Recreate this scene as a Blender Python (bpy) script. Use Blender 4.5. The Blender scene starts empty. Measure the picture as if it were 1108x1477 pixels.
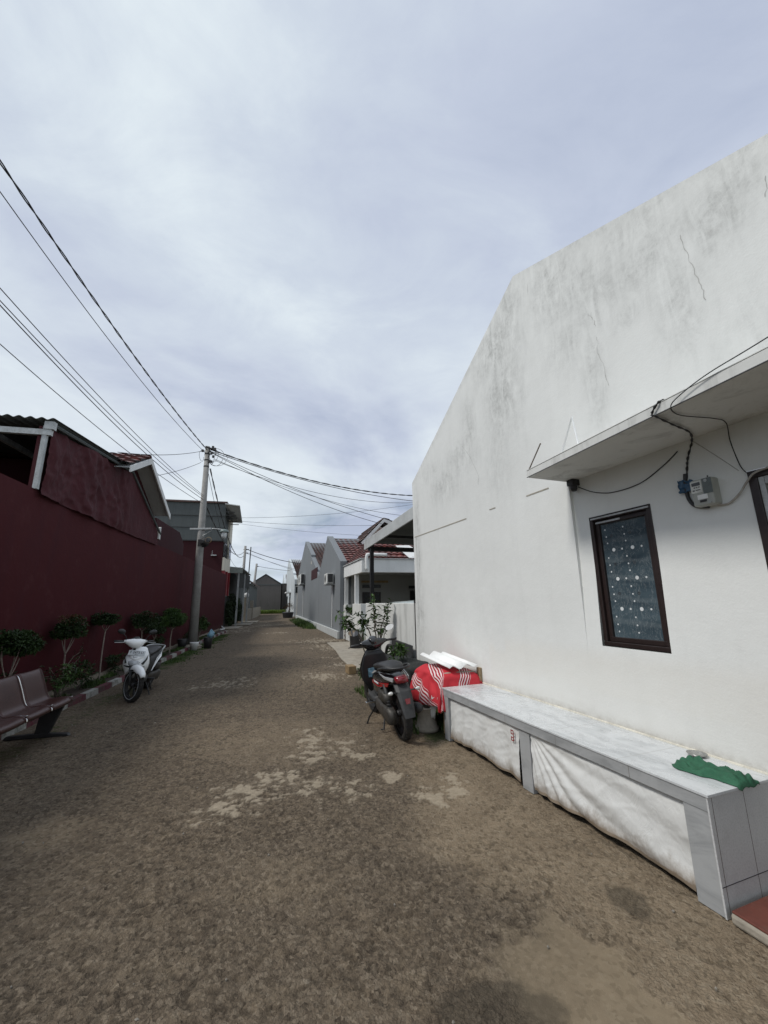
import bpy, math, random
from mathutils import Vector, Matrix, noise
R_ = math.radians
sc = bpy.context.scene
col = sc.collection
random.seed(7)

# ------------------------------------------------------------------ frames
class Fr:
    """local frame standing on the ground: u along a wall (away from the viewer), v out of it to the left, z up"""
    def __init__(s, x, y, head=None):
        s.O = Vector((x, y, 0))
        s.ang = 0.0 if head is None else math.pi / 2 - R_(head)
        s.M = Matrix.Translation(s.O) @ Matrix.Rotation(s.ang, 4, 'Z')
    def w(s, u, v, z): return s.M @ Vector((u, v, z))
    def loc(s, p): return s.M.inverted() @ Vector(p)
W0 = Fr(0, 0)
FA = Fr(1.612, 2.284, -20.3)      # white house and bench on the right
FB = Fr(-4.736, 6.327, -13.1)     # kerb and maroon wall on the left
FC = Fr(-1.904, 17.157, -16.5)    # grey gabled houses
FD = Fr(-0.841, 14.124, -16.5)    # white porch
FF = Fr(-17.57, 57.54, -16.0)     # end of the street
ORG = {}; FRM = {}

def tag(o, label=None, cat=None, group=None, kind=None):
    if label: o['label'] = label
    if cat: o['category'] = cat
    if group: o['group'] = group
    if kind: o['kind'] = kind
    return o
def empty(name, F, org, rot=None):
    o = bpy.data.objects.new(name, None); col.objects.link(o)
    o.empty_display_size = .1
    o.location = F.w(*org); o.rotation_euler = rot if rot else (0, 0, F.ang)
    ORG[o.name] = Vector(org); FRM[o.name] = F
    return o
def thing(name, label, cat, F=W0, org=(0, 0, 0), group=None, rot=None, kind=None):
    return tag(empty(name, F, org, rot), label, cat, group, kind)

class MB:
    def __init__(s): s.V = []; s.F = []; s.uv = None; s.att = {}
    def add(s, vs, fs):
        b = len(s.V); s.V += [Vector(v) for v in vs]; s.F += [tuple(b + i for i in f) for f in fs]; return s
    def poly(s, pts): return s.add(pts, [tuple(range(len(pts)))])
    def box(s, x0, x1, y0, y1, z0, z1):
        return s.add([(x0,y0,z0),(x1,y0,z0),(x1,y1,z0),(x0,y1,z0),(x0,y0,z1),(x1,y0,z1),(x1,y1,z1),(x0,y1,z1)],
                     [(0,3,2,1),(4,5,6,7),(0,1,5,4),(1,2,6,5),(2,3,7,6),(3,0,4,7)])
    def prism(s, pts, off):
        n = len(pts); off = Vector(off); p = [Vector(q) for q in pts]
        nrm = Vector((0,0,0))
        for i in range(n): nrm += p[i].cross(p[(i+1) % n])
        if nrm.dot(off) > 0: p.reverse()
        fs = [tuple(range(n)), tuple(range(2*n-1, n-1, -1))]
        fs += [(i, i+n, (i+1) % n + n, (i+1) % n) for i in range(n)]
        return s.add(p + [q + off for q in p], fs)
    def tube(s, pts, r, n=8, cap=True):
        pts = [Vector(p) for p in pts]; m = len(pts)
        rs = r if isinstance(r, (list, tuple)) else [r] * m
        t0 = (pts[1] - pts[0]).normalized()
        up = Vector((0,0,1)) if abs(t0.z) < .9 else Vector((1,0,0))
        a = t0.cross(up).normalized(); vs = []; fs = []
        for i in range(m):
            t = (pts[min(i+1, m-1)] - pts[max(i-1, 0)]).normalized()
            a = (a - t * a.dot(t)).normalized(); b = t.cross(a)
            for k in range(n):
                an = 2*math.pi*k/n; vs.append(pts[i] + (a*math.cos(an) + b*math.sin(an)) * rs[i])
        for i in range(m-1):
            for k in range(n):
                k2 = (k+1) % n; fs.append((i*n+k, i*n+k2, (i+1)*n+k2, (i+1)*n+k))
        if cap: fs += [tuple(range(n-1, -1, -1)), tuple((m-1)*n+k for k in range(n))]
        return s.add(vs, fs)
    def lathe(s, prof, c=(0,0,0), n=24, axis='Z', sx=1, sy=1):
        c = Vector(c); vs = []; fs = []; m = len(prof)
        for (r, h) in prof:
            for k in range(n):
                an = 2*math.pi*k/n; x, y = r*math.cos(an)*sx, r*math.sin(an)*sy
                vs.append(c + (Vector((x,y,h)) if axis == 'Z' else Vector((x,h,y)) if axis == 'Y' else Vector((h,x,y))))
        for i in range(m-1):
            for k in range(n):
                k2 = (k+1) % n; f = (i*n+k, i*n+k2, (i+1)*n+k2, (i+1)*n+k)
                fs.append(f if axis != 'Y' else f[::-1])
        return s.add(vs, fs)
    def loft(s, rings, cap=True):
        n = len(rings[0]); vs = [p for r in rings for p in r]; fs = []
        for i in range(len(rings)-1):
            for k in range(n):
                k2 = (k+1) % n; fs.append((i*n+k, i*n+k2, (i+1)*n+k2, (i+1)*n+k))
        if cap: fs += [tuple(range(n-1, -1, -1)), tuple((len(rings)-1)*n+k for k in range(n))]
        return s.add(vs, fs)
    def grid(s, fn, nu, nv):
        vs = [fn(i/nu, j/nv) for i in range(nu+1) for j in range(nv+1)]
        w = nv+1
        return s.add(vs, [(i*w+j, (i+1)*w+j, (i+1)*w+j+1, i*w+j+1) for i in range(nu) for j in range(nv)])
    def xf(s, M):
        s.V = [M @ v for v in s.V]; return s
    def build(s, name, mat, parent=None, F=None, org=(0,0,0), smooth=False, bevel=0, label=None, cat=None, group=None, kind=None,
              sub=0, solid=0, uv=None, att=None):
        if parent is not None:
            o0 = ORG[parent.name]; F = FRM[parent.name]
        else:
            F = F or W0; o0 = Vector(org)
        me = bpy.data.meshes.new(name)
        me.from_pydata([tuple(v - o0) for v in s.V], [], s.F); me.update()
        if smooth:
            for p in me.polygons: p.use_smooth = True
        if uv:
            l = me.uv_layers.new(name='UVMap')
            for lp in me.loops: l.data[lp.index].uv = uv[lp.vertex_index]
        if att:
            a = me.color_attributes.new('mask', 'FLOAT_COLOR', 'POINT')
            for i, c in enumerate(att): a.data[i].color = (c[0], c[1], c[2], 1)
        if isinstance(mat, (list, tuple)):
            for m in mat: me.materials.append(m)
        elif mat: me.materials.append(mat)
        o = bpy.data.objects.new(name, me); col.objects.link(o)
        ORG[o.name] = o0; FRM[o.name] = F
        if parent is not None: o.parent = parent
        else:
            o.location = F.w(*o0); o.rotation_euler = (0, 0, F.ang)
        if solid:
            m = o.modifiers.new('s', 'SOLIDIFY'); m.thickness = solid; m.offset = 0
        if sub:
            m = o.modifiers.new('sub', 'SUBSURF'); m.levels = m.render_levels = sub
        if bevel:
            m = o.modifiers.new('b', 'BEVEL'); m.width = bevel; m.segments = 2; m.limit_method = 'ANGLE'
        return tag(o, label, cat, group, kind)

def islands(mb):
    par = list(range(len(mb.V)))
    def fd(i):
        while par[i] != i: par[i] = par[par[i]]; i = par[i]
        return i
    for f in mb.F:
        for i in f[1:]: par[fd(i)] = fd(f[0])
    grp = {}
    for f in mb.F: grp.setdefault(fd(f[0]), []).append(f)
    out = []
    for g in grp.values():
        ids = sorted({i for f in g for i in f}); mp = {k: n for n, k in enumerate(ids)}
        m = MB(); m.add([mb.V[i] for i in ids], [tuple(mp[i] for i in f) for f in g]); out.append(m)
    return out
def each(mb, name, mat, parent, **k):
    return [m.build(name, mat, parent, **k) for m in islands(mb)]

def ring(x, w, z0, z1, n=16, p=2.6, cy=0):
    out = []; zc, h = (z0+z1)/2, (z1-z0)/2
    for k in range(n):
        a = 2*math.pi*k/n; c, s_ = math.cos(a), math.sin(a)
        out.append(Vector((x, cy + w*math.copysign(abs(c)**(2/p), c), zc + h*math.copysign(abs(s_)**(2/p), s_))))
    return out
def nz(x, y=0, z=0): return noise.noise(Vector((x, y, z)))
def arc(c, r, a0, a1, n, plane='xz', y=0):
    return [Vector((c[0] + r*math.cos(R_(a0+(a1-a0)*i/n)), y, c[1] + r*math.sin(R_(a0+(a1-a0)*i/n)))) for i in range(n+1)]
def sagline(a, b, sag, n=24):
    a, b = Vector(a), Vector(b)
    return [a.lerp(b, i/n) - Vector((0,0,4*sag*(i/n)*(1-i/n))) for i in range(n+1)]
def smoothpts(pts, n=6):
    pts = [Vector(p) for p in pts]; out = []
    for i in range(len(pts)-1):
        p0 = pts[max(i-1,0)]; p1 = pts[i]; p2 = pts[i+1]; p3 = pts[min(i+2, len(pts)-1)]
        for k in range(n):
            t = k/n
            out.append(.5*((2*p1)+(p2-p0)*t+(2*p0-5*p1+4*p2-p3)*t*t+(3*p1-p0-3*p2+p3)*t**3))
    return out + [pts[-1]]

# ------------------------------------------------------------------ materials
class NT:
    def __init__(s, name):
        s.m = bpy.data.materials.new(name); s.m.use_nodes = True
        s.t = s.m.node_tree; s.t.nodes.clear()
        s.out = s.n('ShaderNodeOutputMaterial'); s.b = s.n('ShaderNodeBsdfPrincipled')
        s.l(s.b.outputs[0], s.out.inputs[0]); s.tc = s.n('ShaderNodeTexCoord')
        s.co = s.tc.outputs['Object']
    def n(s, t, **k):
        nd = s.t.nodes.new(t)
        for a, v in k.items(): setattr(nd, a, v)
        return nd
    def l(s, a, b): s.t.links.new(a, b)
    def setin(s, sock, v):
        if hasattr(v, 'is_linked') or hasattr(v, 'links'): s.l(v, sock)
        else: sock.default_value = v
    def noise(s, scale=5, detail=6, rough=.6, vec=None, dist=0):
        nd = s.n('ShaderNodeTexNoise'); nd.inputs['Scale'].default_value = scale
        nd.inputs['Detail'].default_value = detail; nd.inputs['Roughness'].default_value = rough
        nd.inputs['Distortion'].default_value = dist
        s.l(vec if vec is not None else s.co, nd.inputs['Vector']); return nd.outputs['Fac']
    def voro(s, scale, feature='F1', vec=None, out='Distance', rnd=1):
        nd = s.n('ShaderNodeTexVoronoi'); nd.feature = feature
        nd.inputs['Scale'].default_value = scale; nd.inputs['Randomness'].default_value = rnd
        s.l(vec if vec is not None else s.co, nd.inputs['Vector']); return nd.outputs[out]
    def mapv(s, scale=(1,1,1), loc=(0,0,0), vec=None):
        nd = s.n('ShaderNodeMapping'); nd.inputs['Scale'].default_value = scale; nd.inputs['Location'].default_value = loc
        s.l(vec if vec is not None else s.co, nd.inputs['Vector']); return nd.outputs[0]
    def ramp(s, fac, stops):
        nd = s.n('ShaderNodeValToRGB'); e = nd.color_ramp.elements
        while len(e) < len(stops): e.new(.5)
        for i, (p, c) in enumerate(stops):
            e[i].position = p; e[i].color = (c, c, c, 1) if isinstance(c, (int, float)) else (*c, 1)
        s.l(fac, nd.inputs[0]); return nd.outputs[0]
    def mix(s, fac, a, b, mode='MIX'):
        nd = s.n('ShaderNodeMix', data_type='RGBA', blend_type=mode); nd.clamp_factor = True
        s.setin(nd.inputs[0], fac)
        for sock, v in ((nd.inputs[6], a), (nd.inputs[7], b)):
            if isinstance(v, tuple): v = (*v, 1) if len(v) == 3 else v
            s.setin(sock, v)
        return nd.outputs[2]
    def math(s, op, a, b=0, c=0, clamp=False):
        nd = s.n('ShaderNodeMath', operation=op); nd.use_clamp = clamp
        s.setin(nd.inputs[0], a); s.setin(nd.inputs[1], b)
        if op in ('MULTIPLY_ADD',): s.setin(nd.inputs[2], c)
        return nd.outputs[0]
    def bump(s, h, dist=.01, strength=1, prev=None):
        nd = s.n('ShaderNodeBump'); nd.inputs['Distance'].default_value = dist; nd.inputs['Strength'].default_value = strength
        s.l(h, nd.inputs['Height'])
        if prev is not None: s.l(prev, nd.inputs['Normal'])
        return nd.outputs[0]
    def sep(s, v):
        nd = s.n('ShaderNodeSeparateXYZ'); s.l(v, nd.inputs[0]); return nd.outputs
    def attr(s):
        nd = s.n('ShaderNodeVertexColor'); nd.layer_name = 'mask'
        sp = s.n('ShaderNodeSeparateColor'); s.l(nd.outputs[0], sp.inputs[0]); return sp.outputs
    def fin(s, color, rough=.7, bump=None, metal=0, spec=None, coat=0):
        if isinstance(color, tuple) and len(color) == 3: color = (*color, 1)
        s.setin(s.b.inputs['Base Color'], color); s.setin(s.b.inputs['Roughness'], rough)
        s.setin(s.b.inputs['Metallic'], metal)
        if spec is not None: s.b.inputs['Specular IOR Level'].default_value = spec
        if coat: s.b.inputs['Coat Weight'].default_value = coat; s.b.inputs['Coat Roughness'].default_value = .08
        if bump is not None: s.l(bump, s.b.inputs['Normal'])
        return s.m

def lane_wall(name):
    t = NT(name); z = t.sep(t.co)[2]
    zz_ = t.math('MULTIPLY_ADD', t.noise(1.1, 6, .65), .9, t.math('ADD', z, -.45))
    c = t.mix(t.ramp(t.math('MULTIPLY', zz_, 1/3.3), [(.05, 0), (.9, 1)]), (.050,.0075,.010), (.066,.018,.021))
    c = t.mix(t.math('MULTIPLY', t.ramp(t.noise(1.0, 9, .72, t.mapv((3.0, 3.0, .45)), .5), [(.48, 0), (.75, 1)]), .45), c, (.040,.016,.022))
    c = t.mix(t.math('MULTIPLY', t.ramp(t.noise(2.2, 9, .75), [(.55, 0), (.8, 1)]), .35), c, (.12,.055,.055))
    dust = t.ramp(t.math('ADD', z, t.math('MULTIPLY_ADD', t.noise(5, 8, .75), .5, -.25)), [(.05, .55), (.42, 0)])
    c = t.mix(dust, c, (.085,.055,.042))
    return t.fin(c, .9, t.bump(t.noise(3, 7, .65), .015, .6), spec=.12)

def simple(name, c, rough=.6, var=.25, scale=6, bump=.0, bscale=60, metal=0, coat=0, dirt=None, spec=None):
    t = NT(name)
    n1 = t.noise(scale, 5, .65); n2 = t.noise(scale*6, 4, .6)
    f = t.math('MULTIPLY_ADD', n2, .4, t.math('MULTIPLY', n1, .6))
    lo = tuple(x*(1-var) for x in c); hi = tuple(min(1, x*(1+var)) for x in c)
    cc = t.mix(t.ramp(f, [(.35, 0), (.65, 1)]), lo, hi)
    if dirt: cc = t.mix(t.ramp(t.noise(scale*.7, 8, .7, t.mapv((1,1,.35))), [(.5, 0), (.72, .7)]), cc, dirt)
    rr = t.math('MULTIPLY_ADD', n2, .2, rough-.1)
    b = t.bump(t.noise(bscale, 4, .6), bump) if bump else None
    return t.fin(cc, rr, b, metal, spec, coat)

def plaster(name, c, stain=(.16,.165,.155), streak=.5, masked=False, grain=.002, mute=1.0):
    t = NT(name)
    st = t.noise(1.0, 10, .72, t.mapv((4.3, 4.3, .6)), .5)
    big = t.noise(.55, 5, .6); fine = t.noise(70, 3, .6); mid = t.noise(5, 8, .7)
    base = t.mix(t.ramp(big, [(.3, 0), (.7, 1)]), tuple(x*.93 for x in c), tuple(min(1, x*1.04) for x in c))
    base = t.mix(t.math('MULTIPLY', t.ramp(mid, [(.45, 0), (.75, 1)]), .12*mute), base, tuple(x*.75 for x in c))
    base = t.mix(t.math('MULTIPLY', t.ramp(st, [(.5, 0), (.78, 1)]), streak*mute), base, stain)
    if masked:
        a = t.attr()
        br = t.ramp(t.math('MULTIPLY_ADD', t.noise(2.2, 10, .75, t.mapv((3.6, 3.6, .8)), .8), .65, t.math('MULTIPLY', t.noise(3.0, 10, .78, None, .8), .4)), [(.43, 0), (.60, 1)])
        br2 = t.ramp(t.noise(14, 10, .8), [(.4, 0), (.6, 1)])
        k = t.math('MULTIPLY', t.math('MULTIPLY', t.math('MULTIPLY', a[0], .66), br), t.math('MULTIPLY_ADD', br2, .6, .4))
        base = t.mix(k, base, stain)
        base = t.mix(t.math('MULTIPLY', a[1], t.math('MULTIPLY_ADD', mid, .6, .35)), base, (.68,.665,.615))
        # brown tint towards the ground and along the bench top
        base = t.mix(t.math('MULTIPLY', a[2], t.math('MULTIPLY_ADD', br2, .5, .4)), base, (.20,.17,.13))
    b = t.bump(fine, grain, .5); b = t.bump(t.noise(3.5, 6, .6), .012, .5, b)
    return t.fin(base, .82, b, spec=.25)

M = {}
M['white_wall'] = plaster('white_plaster', (.705,.72,.705), streak=.08, masked=True)
M['white_paint'] = plaster('white_paint', (.70,.71,.70), streak=.2)
M['white_dirty'] = plaster('white_dirty', (.62,.63,.61), stain=(.17,.17,.16), streak=.75)
M['cream'] = plaster('cream_plaster', (.66,.62,.52), streak=.3)
M['grey_wall'] = plaster('grey_plaster', (.185,.20,.212), stain=(.13,.14,.145), streak=.5)
M['grey_light'] = plaster('grey_light', (.45,.47,.47), streak=.4)
M['pale_blue'] = plaster('pale_blue_plaster', (.50,.54,.56), streak=.4)
M['porch_grey'] = plaster('porch_grey', (.30,.305,.29), streak=.2)
M['grey_dark'] = plaster('grey_dark', (.10,.112,.112), stain=(.05,.055,.055), streak=.6)
M['far_wall'] = plaster('far_wall', (.135,.125,.118), stain=(.07,.065,.062), streak=.7)
M['maroon'] = plaster('maroon_plaster', (.058,.012,.016), stain=(.030,.011,.013), streak=.35)
M['maroon_dark'] = plaster('maroon_dark', (.040,.009,.012), stain=(.02,.009,.010), streak=.35)  # same maroon, darkened to offset the sun on the far house side
M['red_paint'] = simple('red_paint', (.20,.012,.018), .5, .2)
M['rubble'] = simple('rubble', (.16,.135,.10), .95, .4, 14, .01, 40)
M['concrete'] = simple('concrete', (.30,.27,.22), .9, .25, 5, .004, 50, dirt=(.17,.145,.11))
M['pole'] = simple('pole_concrete', (.27,.265,.25), .85, .2, 4, .003, 60, dirt=(.15,.145,.135))
M['metal'] = simple('grey_metal', (.35,.36,.37), .5, .2, 8, metal=.6)
M['galv'] = simple('galvanised', (.42,.44,.44), .55, .25, 12, metal=.3, dirt=(.22,.22,.21))
M['chrome'] = simple('chrome', (.75,.76,.77), .18, .08, 8, metal=1)
M['black'] = simple('black_plastic', (.018,.018,.019), .5, .3, 12)
M['blackgloss'] = simple('black_paint', (.010,.010,.011), .22, .2, 5, coat=.6)
M['darkgrey'] = simple('dark_grey_plastic', (.032,.033,.034), .6, .3, 12, .001, 200)
M['rubber'] = simple('rubber', (.02,.019,.018), .85, .4, 20, .001, 120, dirt=(.07,.06,.045))
M['whitegloss'] = simple('white_gloss', (.90,.92,.92), .25, .04, 5, coat=.5)
M['redgloss'] = simple('red_gloss', (.28,.012,.014), .25, .1, 5, coat=.5)
M['redlens'] = simple('red_lens', (.20,.010,.018), .15, .15, 9, coat=.7)
M['clearlens'] = simple('clear_lens', (.42,.44,.46), .12, .3, 25, coat=.8)
M['amber'] = simple('clear_white_lens', (.6,.6,.58), .15, .1, 10, coat=.7)
M['engine'] = simple('engine_metal', (.060,.056,.05), .55, .35, 14, .002, 60, metal=.4, dirt=(.07,.055,.04))
M['dark'] = simple('interior_shade', (.012,.012,.013), .8, .3)  # near-black, stands in for shade inside loft, bench and carport
M['green_cloth'] = simple('green_cloth', (.020,.098,.052), .8, .25, 9, .002, 150)
M['tin'] = simple('tin', (.42,.42,.41), .3, .25, 14, metal=.9)
M['wood'] = simple('wood', (.27,.20,.12), .8, .3, 12, .002, 50)
M['sheet_white'] = simple('sheet_white', (.78,.79,.78), .55, .05, 5)
M['blue_plastic'] = simple('blue_plastic', (.025,.085,.16), .4, .25, 12)
M['pale_blue_bag'] = simple('pale_blue_bag', (.16,.30,.38), .5, .35, 12)
M['bark'] = simple('bark', (.15,.125,.10), .9, .35, 20, .003, 60)
M['barklight'] = simple('pale_bark', (.25,.21,.18), .9, .35, 20, .003, 60)
M['soil'] = simple('soil', (.055,.040,.028), .95, .5, 10, .02, 40)
M['fascia'] = simple('grey_board', (.42,.44,.44), .6, .12, 4, dirt=(.25,.25,.24))
M['winframe'] = simple('dark_brown_frame', (.020,.012,.011), .45, .25, 10)
M['curtain'] = simple('curtain', (.20,.16,.09), .9, .3, 6)
M['net'] = simple('shade_net', (.014,.017,.016), .8, .4, 10, .004, 60)
M['red_tile_step'] = simple('red_tile', (.13,.042,.03), .45, .25, 7, .001, 50, dirt=(.15,.12,.09))
M['brick'] = simple('brick_clay', (.24,.17,.09), .9, .3, 10, .004, 50)

def leafmat(name, c1, c2, trans=.25):
    t = NT(name)
    g = t.n('ShaderNodeNewGeometry').outputs['Random Per Island']
    c = t.mix(g, c1, c2)
    c = t.mix(t.ramp(t.noise(3, 3), [(.35, 0), (.65, .8)]), c, tuple(x*.45 for x in c1))
    t.fin(c, .55, spec=.3)
    t.b.inputs['Subsurface Weight'].default_value = 0
    return t.m
M['leaf_dark'] = leafmat('leaf_dark', (.016,.036,.009), (.045,.082,.020))
M['leaf_mid'] = leafmat('leaf_mid', (.040,.090,.020), (.085,.15,.038))
M['leaf_red'] = leafmat('leaf_rust', (.12,.04,.02), (.07,.10,.03))
M['grass'] = leafmat('grass_blade', (.04,.085,.014), (.10,.16,.035))
M['hedge'] = leafmat('hedge_leaf', (.018,.036,.012), (.04,.065,.02))

def road_mat():
    t = NT('worn_asphalt')
    nd = t.n('ShaderNodeVertexColor'); nd.layer_name = 'mask'; sp = t.n('ShaderNodeSeparateColor'); t.l(nd.outputs[0], sp.inputs[0]); a = sp.outputs; pit = nd.outputs[1]
    nd2 = t.n('ShaderNodeVertexColor'); nd2.layer_name = 'mask2'; sp2 = t.n('ShaderNodeSeparateColor'); t.l(nd2.outputs[0], sp2.inputs[0]); a2 = sp2.outputs
    nf = t.noise(190, 3, .7); nm = t.noise(11, 8, .72); nb = t.noise(.8, 6, .6); grit = t.voro(95, out='Color'); chip = t.voro(42, out='Color')
    wn2 = t.n('ShaderNodeTexNoise'); wn2.inputs['Scale'].default_value = 40; wn2.inputs['Detail'].default_value = 3; t.l(t.co, wn2.inputs['Vector'])
    sc2 = t.n('ShaderNodeVectorMath', operation='SCALE'); t.l(wn2.outputs['Color'], sc2.inputs[0]); sc2.inputs['Scale'].default_value = .03
    wv_ = t.n('ShaderNodeVectorMath', operation='ADD'); t.l(t.co, wv_.inputs[0]); t.l(sc2.outputs[0], wv_.inputs[1]); wv = wv_.outputs[0]
    cell = t.voro(56, out='Color', vec=wv); cedge = t.voro(58, 'DISTANCE_TO_EDGE', wv); cell2 = t.voro(30, out='Color', vec=wv)
    asph = t.mix(t.ramp(nm, [(.3, 0), (.7, 1)]), (.092,.071,.050), (.165,.132,.097))
    asph = t.mix(t.ramp(nb, [(.35, 0), (.7, .55)]), asph, (.130,.098,.066))
    cs = t.sep(cell); cs2 = t.sep(cell2)
    asph = t.mix(t.ramp(cs[0], [(.50, 0), (1, .70)]), asph, (.235,.192,.142))
    asph = t.mix(t.ramp(cs[1], [(.55, 0), (.95, .55)]), asph, (.045,.035,.025)); asph = t.mix(t.ramp(t.noise(38, 4, .6, wv), [(.36, .6), (.46, 0)]), asph, (.035,.027,.019))  # last mix paints the shade of small pits into the colour
    asph = t.mix(t.ramp(cs2[2], [(.6, 0), (.95, .20)]), asph, (.055,.043,.031))
    asph = t.mix(t.math('MULTIPLY', t.ramp(cedge, [(0, 1), (.09, 0)]), t.ramp(t.noise(14, 4, .6), [(.42, 0), (.65, .26)])), asph, (.034,.026,.018))  # crevice shade and dirt put into the colour, as bump reads faintly
    asph = t.mix(t.ramp(chip, [(.975, 0), (.98, .8)]), asph, (.42,.38,.31))
    dirt = t.mix(t.ramp(t.noise(4, 9, .72), [(.3, 0), (.7, 1)]), (.170,.130,.088), (.285,.226,.156))
    dirt = t.mix(t.ramp(cs[0], [(.6, 0), (1, .45)]), dirt, (.31,.26,.19)); dirt = t.mix(t.ramp(cs[1], [(.66, 0), (.95, .55)]), dirt, (.075,.056,.036))
    dk = t.ramp(t.math('ADD', a[1], t.math('MULTIPLY_ADD', t.noise(7, 9, .75), 1.3, -.65)), [(.25, 0), (.85, 1)])
    c = t.mix(dk, asph, dirt)
    c = t.mix(t.math('MULTIPLY', a2[1], .6), c, t.mix(t.noise(9, 8, .7), (.12,.095,.062), (.23,.185,.125)))
    c = t.mix(t.math('MULTIPLY', pit, .55), c, (.038,.030,.022))  # pits darkened in colour to add to their own shade
    pc = t.mix(t.ramp(t.noise(20, 7, .75), [(.3, 0), (.7, 1)]), (.22,.185,.135), (.36,.31,.235))
    c = t.mix(t.math('MULTIPLY', a[0], t.ramp(t.noise(30, 6, .75), [(.3, .45), (.6, .9)])), c, pc)
    c = t.mix(t.math('MULTIPLY', a2[0], .55), c, (.045,.038,.028))
    gk = t.ramp(t.math('ADD', a[2], t.math('MULTIPLY_ADD', t.noise(11, 8, .75), 1.6, -.8)), [(.45, 0), (.7, 1)])
    gc = t.mix(t.ramp(t.noise(60, 3), [(.3, 0), (.7, 1)]), (.022,.034,.010), (.06,.085,.022))
    c = t.mix(t.math('MULTIPLY', gk, .85), c, gc)
    calm = t.math('SUBTRACT', 1.0, t.math('MULTIPLY', t.math('MAXIMUM', a[0], a2[1]), .96))
    h = t.math('MULTIPLY', t.math('MULTIPLY_ADD', t.voro(70), -.5, t.math('MULTIPLY', t.noise(40, 5, .7), 1.2)), calm); h = t.math('MULTIPLY_ADD', t.math('MULTIPLY', t.ramp(cedge, [(0, 0), (.16, 1)]), calm), .2, h)
    b = t.bump(h, .012, 1.0); b = t.bump(nf, .003, .6, b)
    return t.fin(c, .9, b, spec=.2)
M['road'] = road_mat()

def tile_roof_mat(name, hi, lo, dk):
    t = NT(name)
    v = t.voro(3.3, out='Color', vec=t.mapv((1.2, 1, 1)))
    c = t.mix(t.ramp(v, [(.2, 0), (.8, 1)]), lo, hi)
    c = t.mix(t.ramp(t.noise(1.3, 8, .7), [(.45, 0), (.62, 1)]), c, dk)
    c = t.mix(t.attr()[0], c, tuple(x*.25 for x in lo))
    c = t.mix(t.math('MULTIPLY', t.attr()[1], t.ramp(t.noise(2.0, 4), [(.35, .2), (.6, .8)])), c, (.30,.25,.24))
    return t.fin(c, .6, t.bump(t.noise(30), .005))
M['tiles_red'] = tile_roof_mat('roof_tiles_red', (.20,.042,.032), (.10,.026,.022), (.055,.032,.030))
M['tiles_brown'] = tile_roof_mat('roof_tiles_brown', (.13,.060,.045), (.075,.035,.028), (.05,.032,.028))

def tile_mat(name, c1, c2, joint, sx, sz, ox=0, oz=0, axis='xz', rough=.25, veins=True):
    t = NT(name); s = t.sep(t.co)
    a, b_ = {'xz': (s[0], s[2]), 'yz': (s[1], s[2]), 'xy': (s[0], s[1])}[axis]
    def line(v, sp, off):
        f = t.math('FRACT', t.math('MULTIPLY', t.math('ADD', v, off), 1/sp))
        return t.math('LESS_THAN', f, .004/sp)
    ln = line(a, sx, ox)
    if sz: ln = t.math('MAXIMUM', ln, line(b_, sz, oz))
    w = t.noise(2.2, 8, .65, t.mapv((1, 2.2, 2.2)), 1.8) if veins else t.noise(120, 3, .6, t.mapv((.05,1,1)))
    c = t.mix(t.ramp(w, [(.35, 0), (.55, 1)]), c1, c2)
    c = t.mix(t.ramp(t.noise(9, 8, .7), [(.5, 0), (.8, .35)]), c, tuple(x*.6 for x in c1))
    c = t.mix(ln, c, joint)
    r = t.mix(t.ramp(t.noise(7, 6, .7), [(.35, 0), (.7, 1)]), (rough,)*3, (rough+.3,)*3)
    return t.fin(c, r, t.bump(t.noise(18), .001))
M['tile_top'] = tile_mat('glazed_tile_top', (.43,.45,.46), (.58,.60,.61), (.36,.36,.35), .6, 0, .1, axis='xy', rough=.16)
M['tile_side'] = tile_mat('grey_stone_tile', (.25,.26,.265), (.34,.35,.355), (.13,.12,.11), .6, 0, .17, rough=.4)
M['tile_end'] = tile_mat('grey_linen_tile', (.42,.43,.43), (.50,.51,.51), (.07,.05,.045), .25, 0, .0, axis='yz', rough=.35, veins=False)

def banner_mat():
    t = NT('white_banner_plastic'); a = t.attr()
    c = t.mix(t.ramp(t.noise(4, 9, .75), [(.3, 0), (.7, 1)]), (.57,.58,.57), (.63,.635,.62))
    d = t.ramp(t.math('ADD', a[0], t.math('MULTIPLY_ADD', t.noise(9, 9, .75, t.mapv((1,1,.7))), 1.5, -.75)), [(.3, 0), (.95, 1)])
    c = t.mix(d, c, (.19,.15,.11))
    c = t.mix(t.ramp(t.noise(26, 9, .75), [(.62, 0), (.76, .35)]), c, (.33,.30,.25))
    b = t.bump(t.noise(7, 5, .55, t.mapv((2.2,1,1.0)), 2.5), .006, .6)
    return t.fin(c, .5, b)
M['banner'] = banner_mat()

def tarp_mat():
    t = NT('maroon_tarp')
    c = t.mix(t.ramp(t.noise(2, 7, .7), [(.3, 0), (.7, 1)]), (.046,.010,.013), (.074,.020,.025))
    b = t.bump(t.noise(5, 7, .6, t.mapv((1,1,.6)), 1.0), .035, .6)
    return t.fin(c, .7, b, spec=.15)
M['tarp'] = tarp_mat()

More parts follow.
